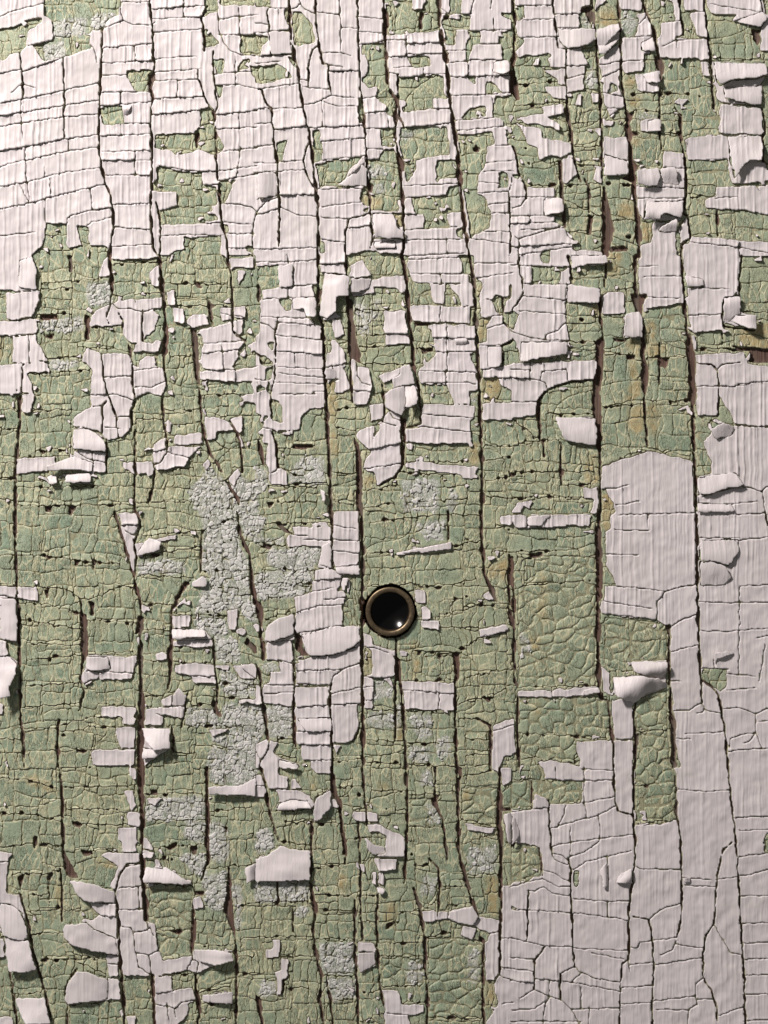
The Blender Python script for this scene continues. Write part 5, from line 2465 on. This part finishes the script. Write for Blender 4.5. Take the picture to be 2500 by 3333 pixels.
# ---------------------------------------------------------------- lifted and curled flakes: thin sheets
cw = (vn(gx / 20, gy / 20, 101) - .5) * 4 + (vn(gx / 7, gy / 7, 105) - .5) * 4.5; ch = (vn(gx / 20, gy / 20, 102) - .5) * 4 + (vn(gx / 7, gy / 7, 106) - .5) * 4.5
cgap = np.full((TY, TX), .2)
ncurl = 0
for ci, (k, p, ang, hgt) in enumerate(curls):
    j0 = max(0, int(p[:, 0].min() / QX) + MG - 3); j1 = min(TX, int(p[:, 0].max() / QX) + MG + 4)
    i0 = max(0, int(p[:, 1].min() / QY) + MG - 3); i1 = min(TY, int(p[:, 1].max() / QY) + MG + 4)
    sl = (slice(i0, i1), slice(j0, j1))
    m = inside(p, gx[sl] + cw[sl], gy[sl] + ch[sl])
    if m.sum() < 12: continue
    L = np.full((TY, TX), -1); L[sl][m] = 0
    Mq = None
    # mesh on the cropped map only
    sTX, sTY, sMG = TX, TY, MG
    Lc = L[sl]
    cy, cx = np.nonzero(Lc >= 0)
    VX = Lc.shape[1] + 1
    corner = np.stack([cy * VX + cx, (cy + 1) * VX + cx, (cy + 1) * VX + cx + 1, cy * VX + cx + 1], 1)
    uk, inv = np.unique(corner.ravel(), return_inverse=True); q = inv.reshape(-1, 4)
    xx = ((uk % VX) + j0 - MG) * QX; yy = ((uk // VX) + i0 - MG) * QY
    Lp = np.pad(Lc, 1, constant_values=-1)
    eds = []
    for (a, b, dy, dx) in ((0, 1, 0, -1), (1, 2, 1, 0), (2, 3, 0, 1), (3, 0, -1, 0)):
        mm = Lp[cy + 1 + dy, cx + 1 + dx] < 0
        eds.append(np.stack([q[mm, a], q[mm, b]], 1))
    EE = np.concatenate(eds); nn = len(uk)
    onb = np.zeros(nn, bool); onb[EE.ravel()] = True
    for _ in range(3):
        sx = np.bincount(EE[:, 0], xx[EE[:, 1]], nn) + np.bincount(EE[:, 1], xx[EE[:, 0]], nn)
        sy = np.bincount(EE[:, 0], yy[EE[:, 1]], nn) + np.bincount(EE[:, 1], yy[EE[:, 0]], nn)
        c = np.bincount(EE[:, 0], minlength=nn) + np.bincount(EE[:, 1], minlength=nn)
        xx = np.where(onb, .5 * xx + .5 * sx / np.maximum(c, 1), xx); yy = np.where(onb, .5 * yy + .5 * sy / np.maximum(c, 1), yy)
    a = math.radians(ang)
    dd = xx * math.cos(a) - yy * math.sin(a)
    oo = xx * math.sin(a) + yy * math.cos(a)
    wob = (vn(oo / 30 + ci * 9, oo * 0 + ci, 103) - .5) * .22
    t = (dd - dd.min()) / max(1e-6, dd.max() - dd.min())
    t = np.clip(t + wob * t, 0, 1.15)
    ext = dd.max() - dd.min()
    Hh = min(hgt * 9.5, ext * .6)
    om = (oo - oo.mean()) / max(6.0, (oo.max() - oo.min()) * .5)
    crs = (hsh(np.array([ci]), np.array([9]), 12)[0] - .35) * .8
    if k == 'u':
        zz = WT + .7 + Hh * np.sin(.66 * math.pi * t ** 1.3) * (1 + crs * om * np.abs(om))
    elif k == 'c':
        t = np.clip(t, 0, 1)
        zz = WT + .7 + Hh * 1.25 * (1 - (1 - t) ** 4) * np.maximum(1 - t, 0) ** .6
    else:
        zz = WT + .7 + Hh * np.sin(math.pi * np.clip(t, 0, 1)) ** 1.3
    zz += ridges(xx, yy, np.full(nn, (.137 * ci) % 1)) * 1.8 * (1.15 - t) + (vn(xx / 26, yy / 26, 104 + ci) - .5) * 3.0 * (.4 + hgt * .3)
    th = 1.7
    top = to_world(xx, yy, zz); bot = to_world(xx, yy, zz - th)
    sk = np.stack([EE[:, 1], EE[:, 0], EE[:, 0] + nn, EE[:, 1] + nn], 1)
    co = np.concatenate([top, bot]); c0 = co.mean(0)
    at = np.zeros((2 * nn, 4)); at[:, 3] = hsh(np.array([ci]), np.array([3]), 8)[0]
    me = build_mesh('curled_paint_flake', co - c0, np.concatenate([q, q[:, ::-1] + nn, sk]), at, [M_white, M_wedge], len(q))
    part('curled_paint_flake', me, door, tuple(c0))
    ncurl += 1
print('curls', ncurl)

# ---------------------------------------------------------------- the peephole
peep = bpy.data.objects.new('peephole', None); C.objects.link(peep)
peep.location = ((PEEP[0] - W / 2) * PX, 0, ZC - (PEEP[1] - H / 2) * PX)
peep['label'] = 'round brass peephole with a dark recessed lens set in the flaking paint'
peep['category'] = 'peephole'

def lathe(name, prof, mtl, seg=96):
    """profile of (radius, height above the wood) in photo pixels"""
    pr_ = np.array(prof, float); k = len(pr_)
    a = np.linspace(0, 2 * np.pi, seg, endpoint=False)
    co = np.stack([np.outer(np.cos(a), pr_[:, 0]), -np.tile(pr_[:, 1], (seg, 1)), np.outer(np.sin(a), pr_[:, 0])], -1).reshape(-1, 3) * PX
    q = []
    for i in range(seg):
        for j in range(k - 1):
            q.append((i * k + j, i * k + j + 1, ((i + 1) % seg) * k + j + 1, ((i + 1) % seg) * k + j))
    me = bpy.data.meshes.new(name); me.from_pydata(co.tolist(), [], q); me.materials.append(mtl)
    for p_ in me.polygons: p_.use_smooth = True
    me.update()
    return part(name, me, peep)

M_brass, nt, b = simple('tarnished_brass', (.19, .145, .085), .42, .85)
g = G(nt)
g.link(g.mix(g.ramp(g.noise(g.pos, 700, 4, .7), (.38, 0.0), (.68, 1.0)), (.25, .195, .12), (.13, .098, .065)), b.inputs['Base Color'])
g.link(g.ramp(g.noise(g.pos, 1800, 3, .7), (.3, .36), (.7, .54)), b.inputs['Roughness'])
g.link(g.bump(g.noise(g.pos, 2600, 3, .7), .12, .0001), b.inputs['Normal'])
M_barrel, nt, b = simple('dark_barrel', (.035, .024, .016), .35, .3, .5)
M_lens, nt, b = simple('dark_lens', (.003, .003, .003), .16, 0, .3)
R0 = 79.5
prof = [(R0 - 3, -16), (R0, 4), (R0, 15)]
for i in range(1, 12):
    a = math.pi * i / 12.0
    c_, s_ = math.cos(a), math.sin(a)
    prof.append((R0 - 8.5 + 8.5 * math.copysign(abs(c_) ** .75, c_), 15.0 + 5.0 * s_ ** .85 + .6 * c_))
prof += [(R0 - 17, 11), (R0 - 17.5, 7)]
lathe('rim', prof, M_brass)
lathe('barrel', [(R0 - 17.2, 9), (R0 - 17.8, 2), (R0 - 18.5, -8), (R0 - 20, -14)], M_barrel)
lens = [(R0 - 19.0, -13)]
RL = R0 - 19.0
for i in range(1, 21):
    r = RL * (1 - i / 20.0)
    lens.append((max(r, .05), -13 - 20 * (1 - (r / RL) ** 2)))
lathe('lens', lens, M_lens)
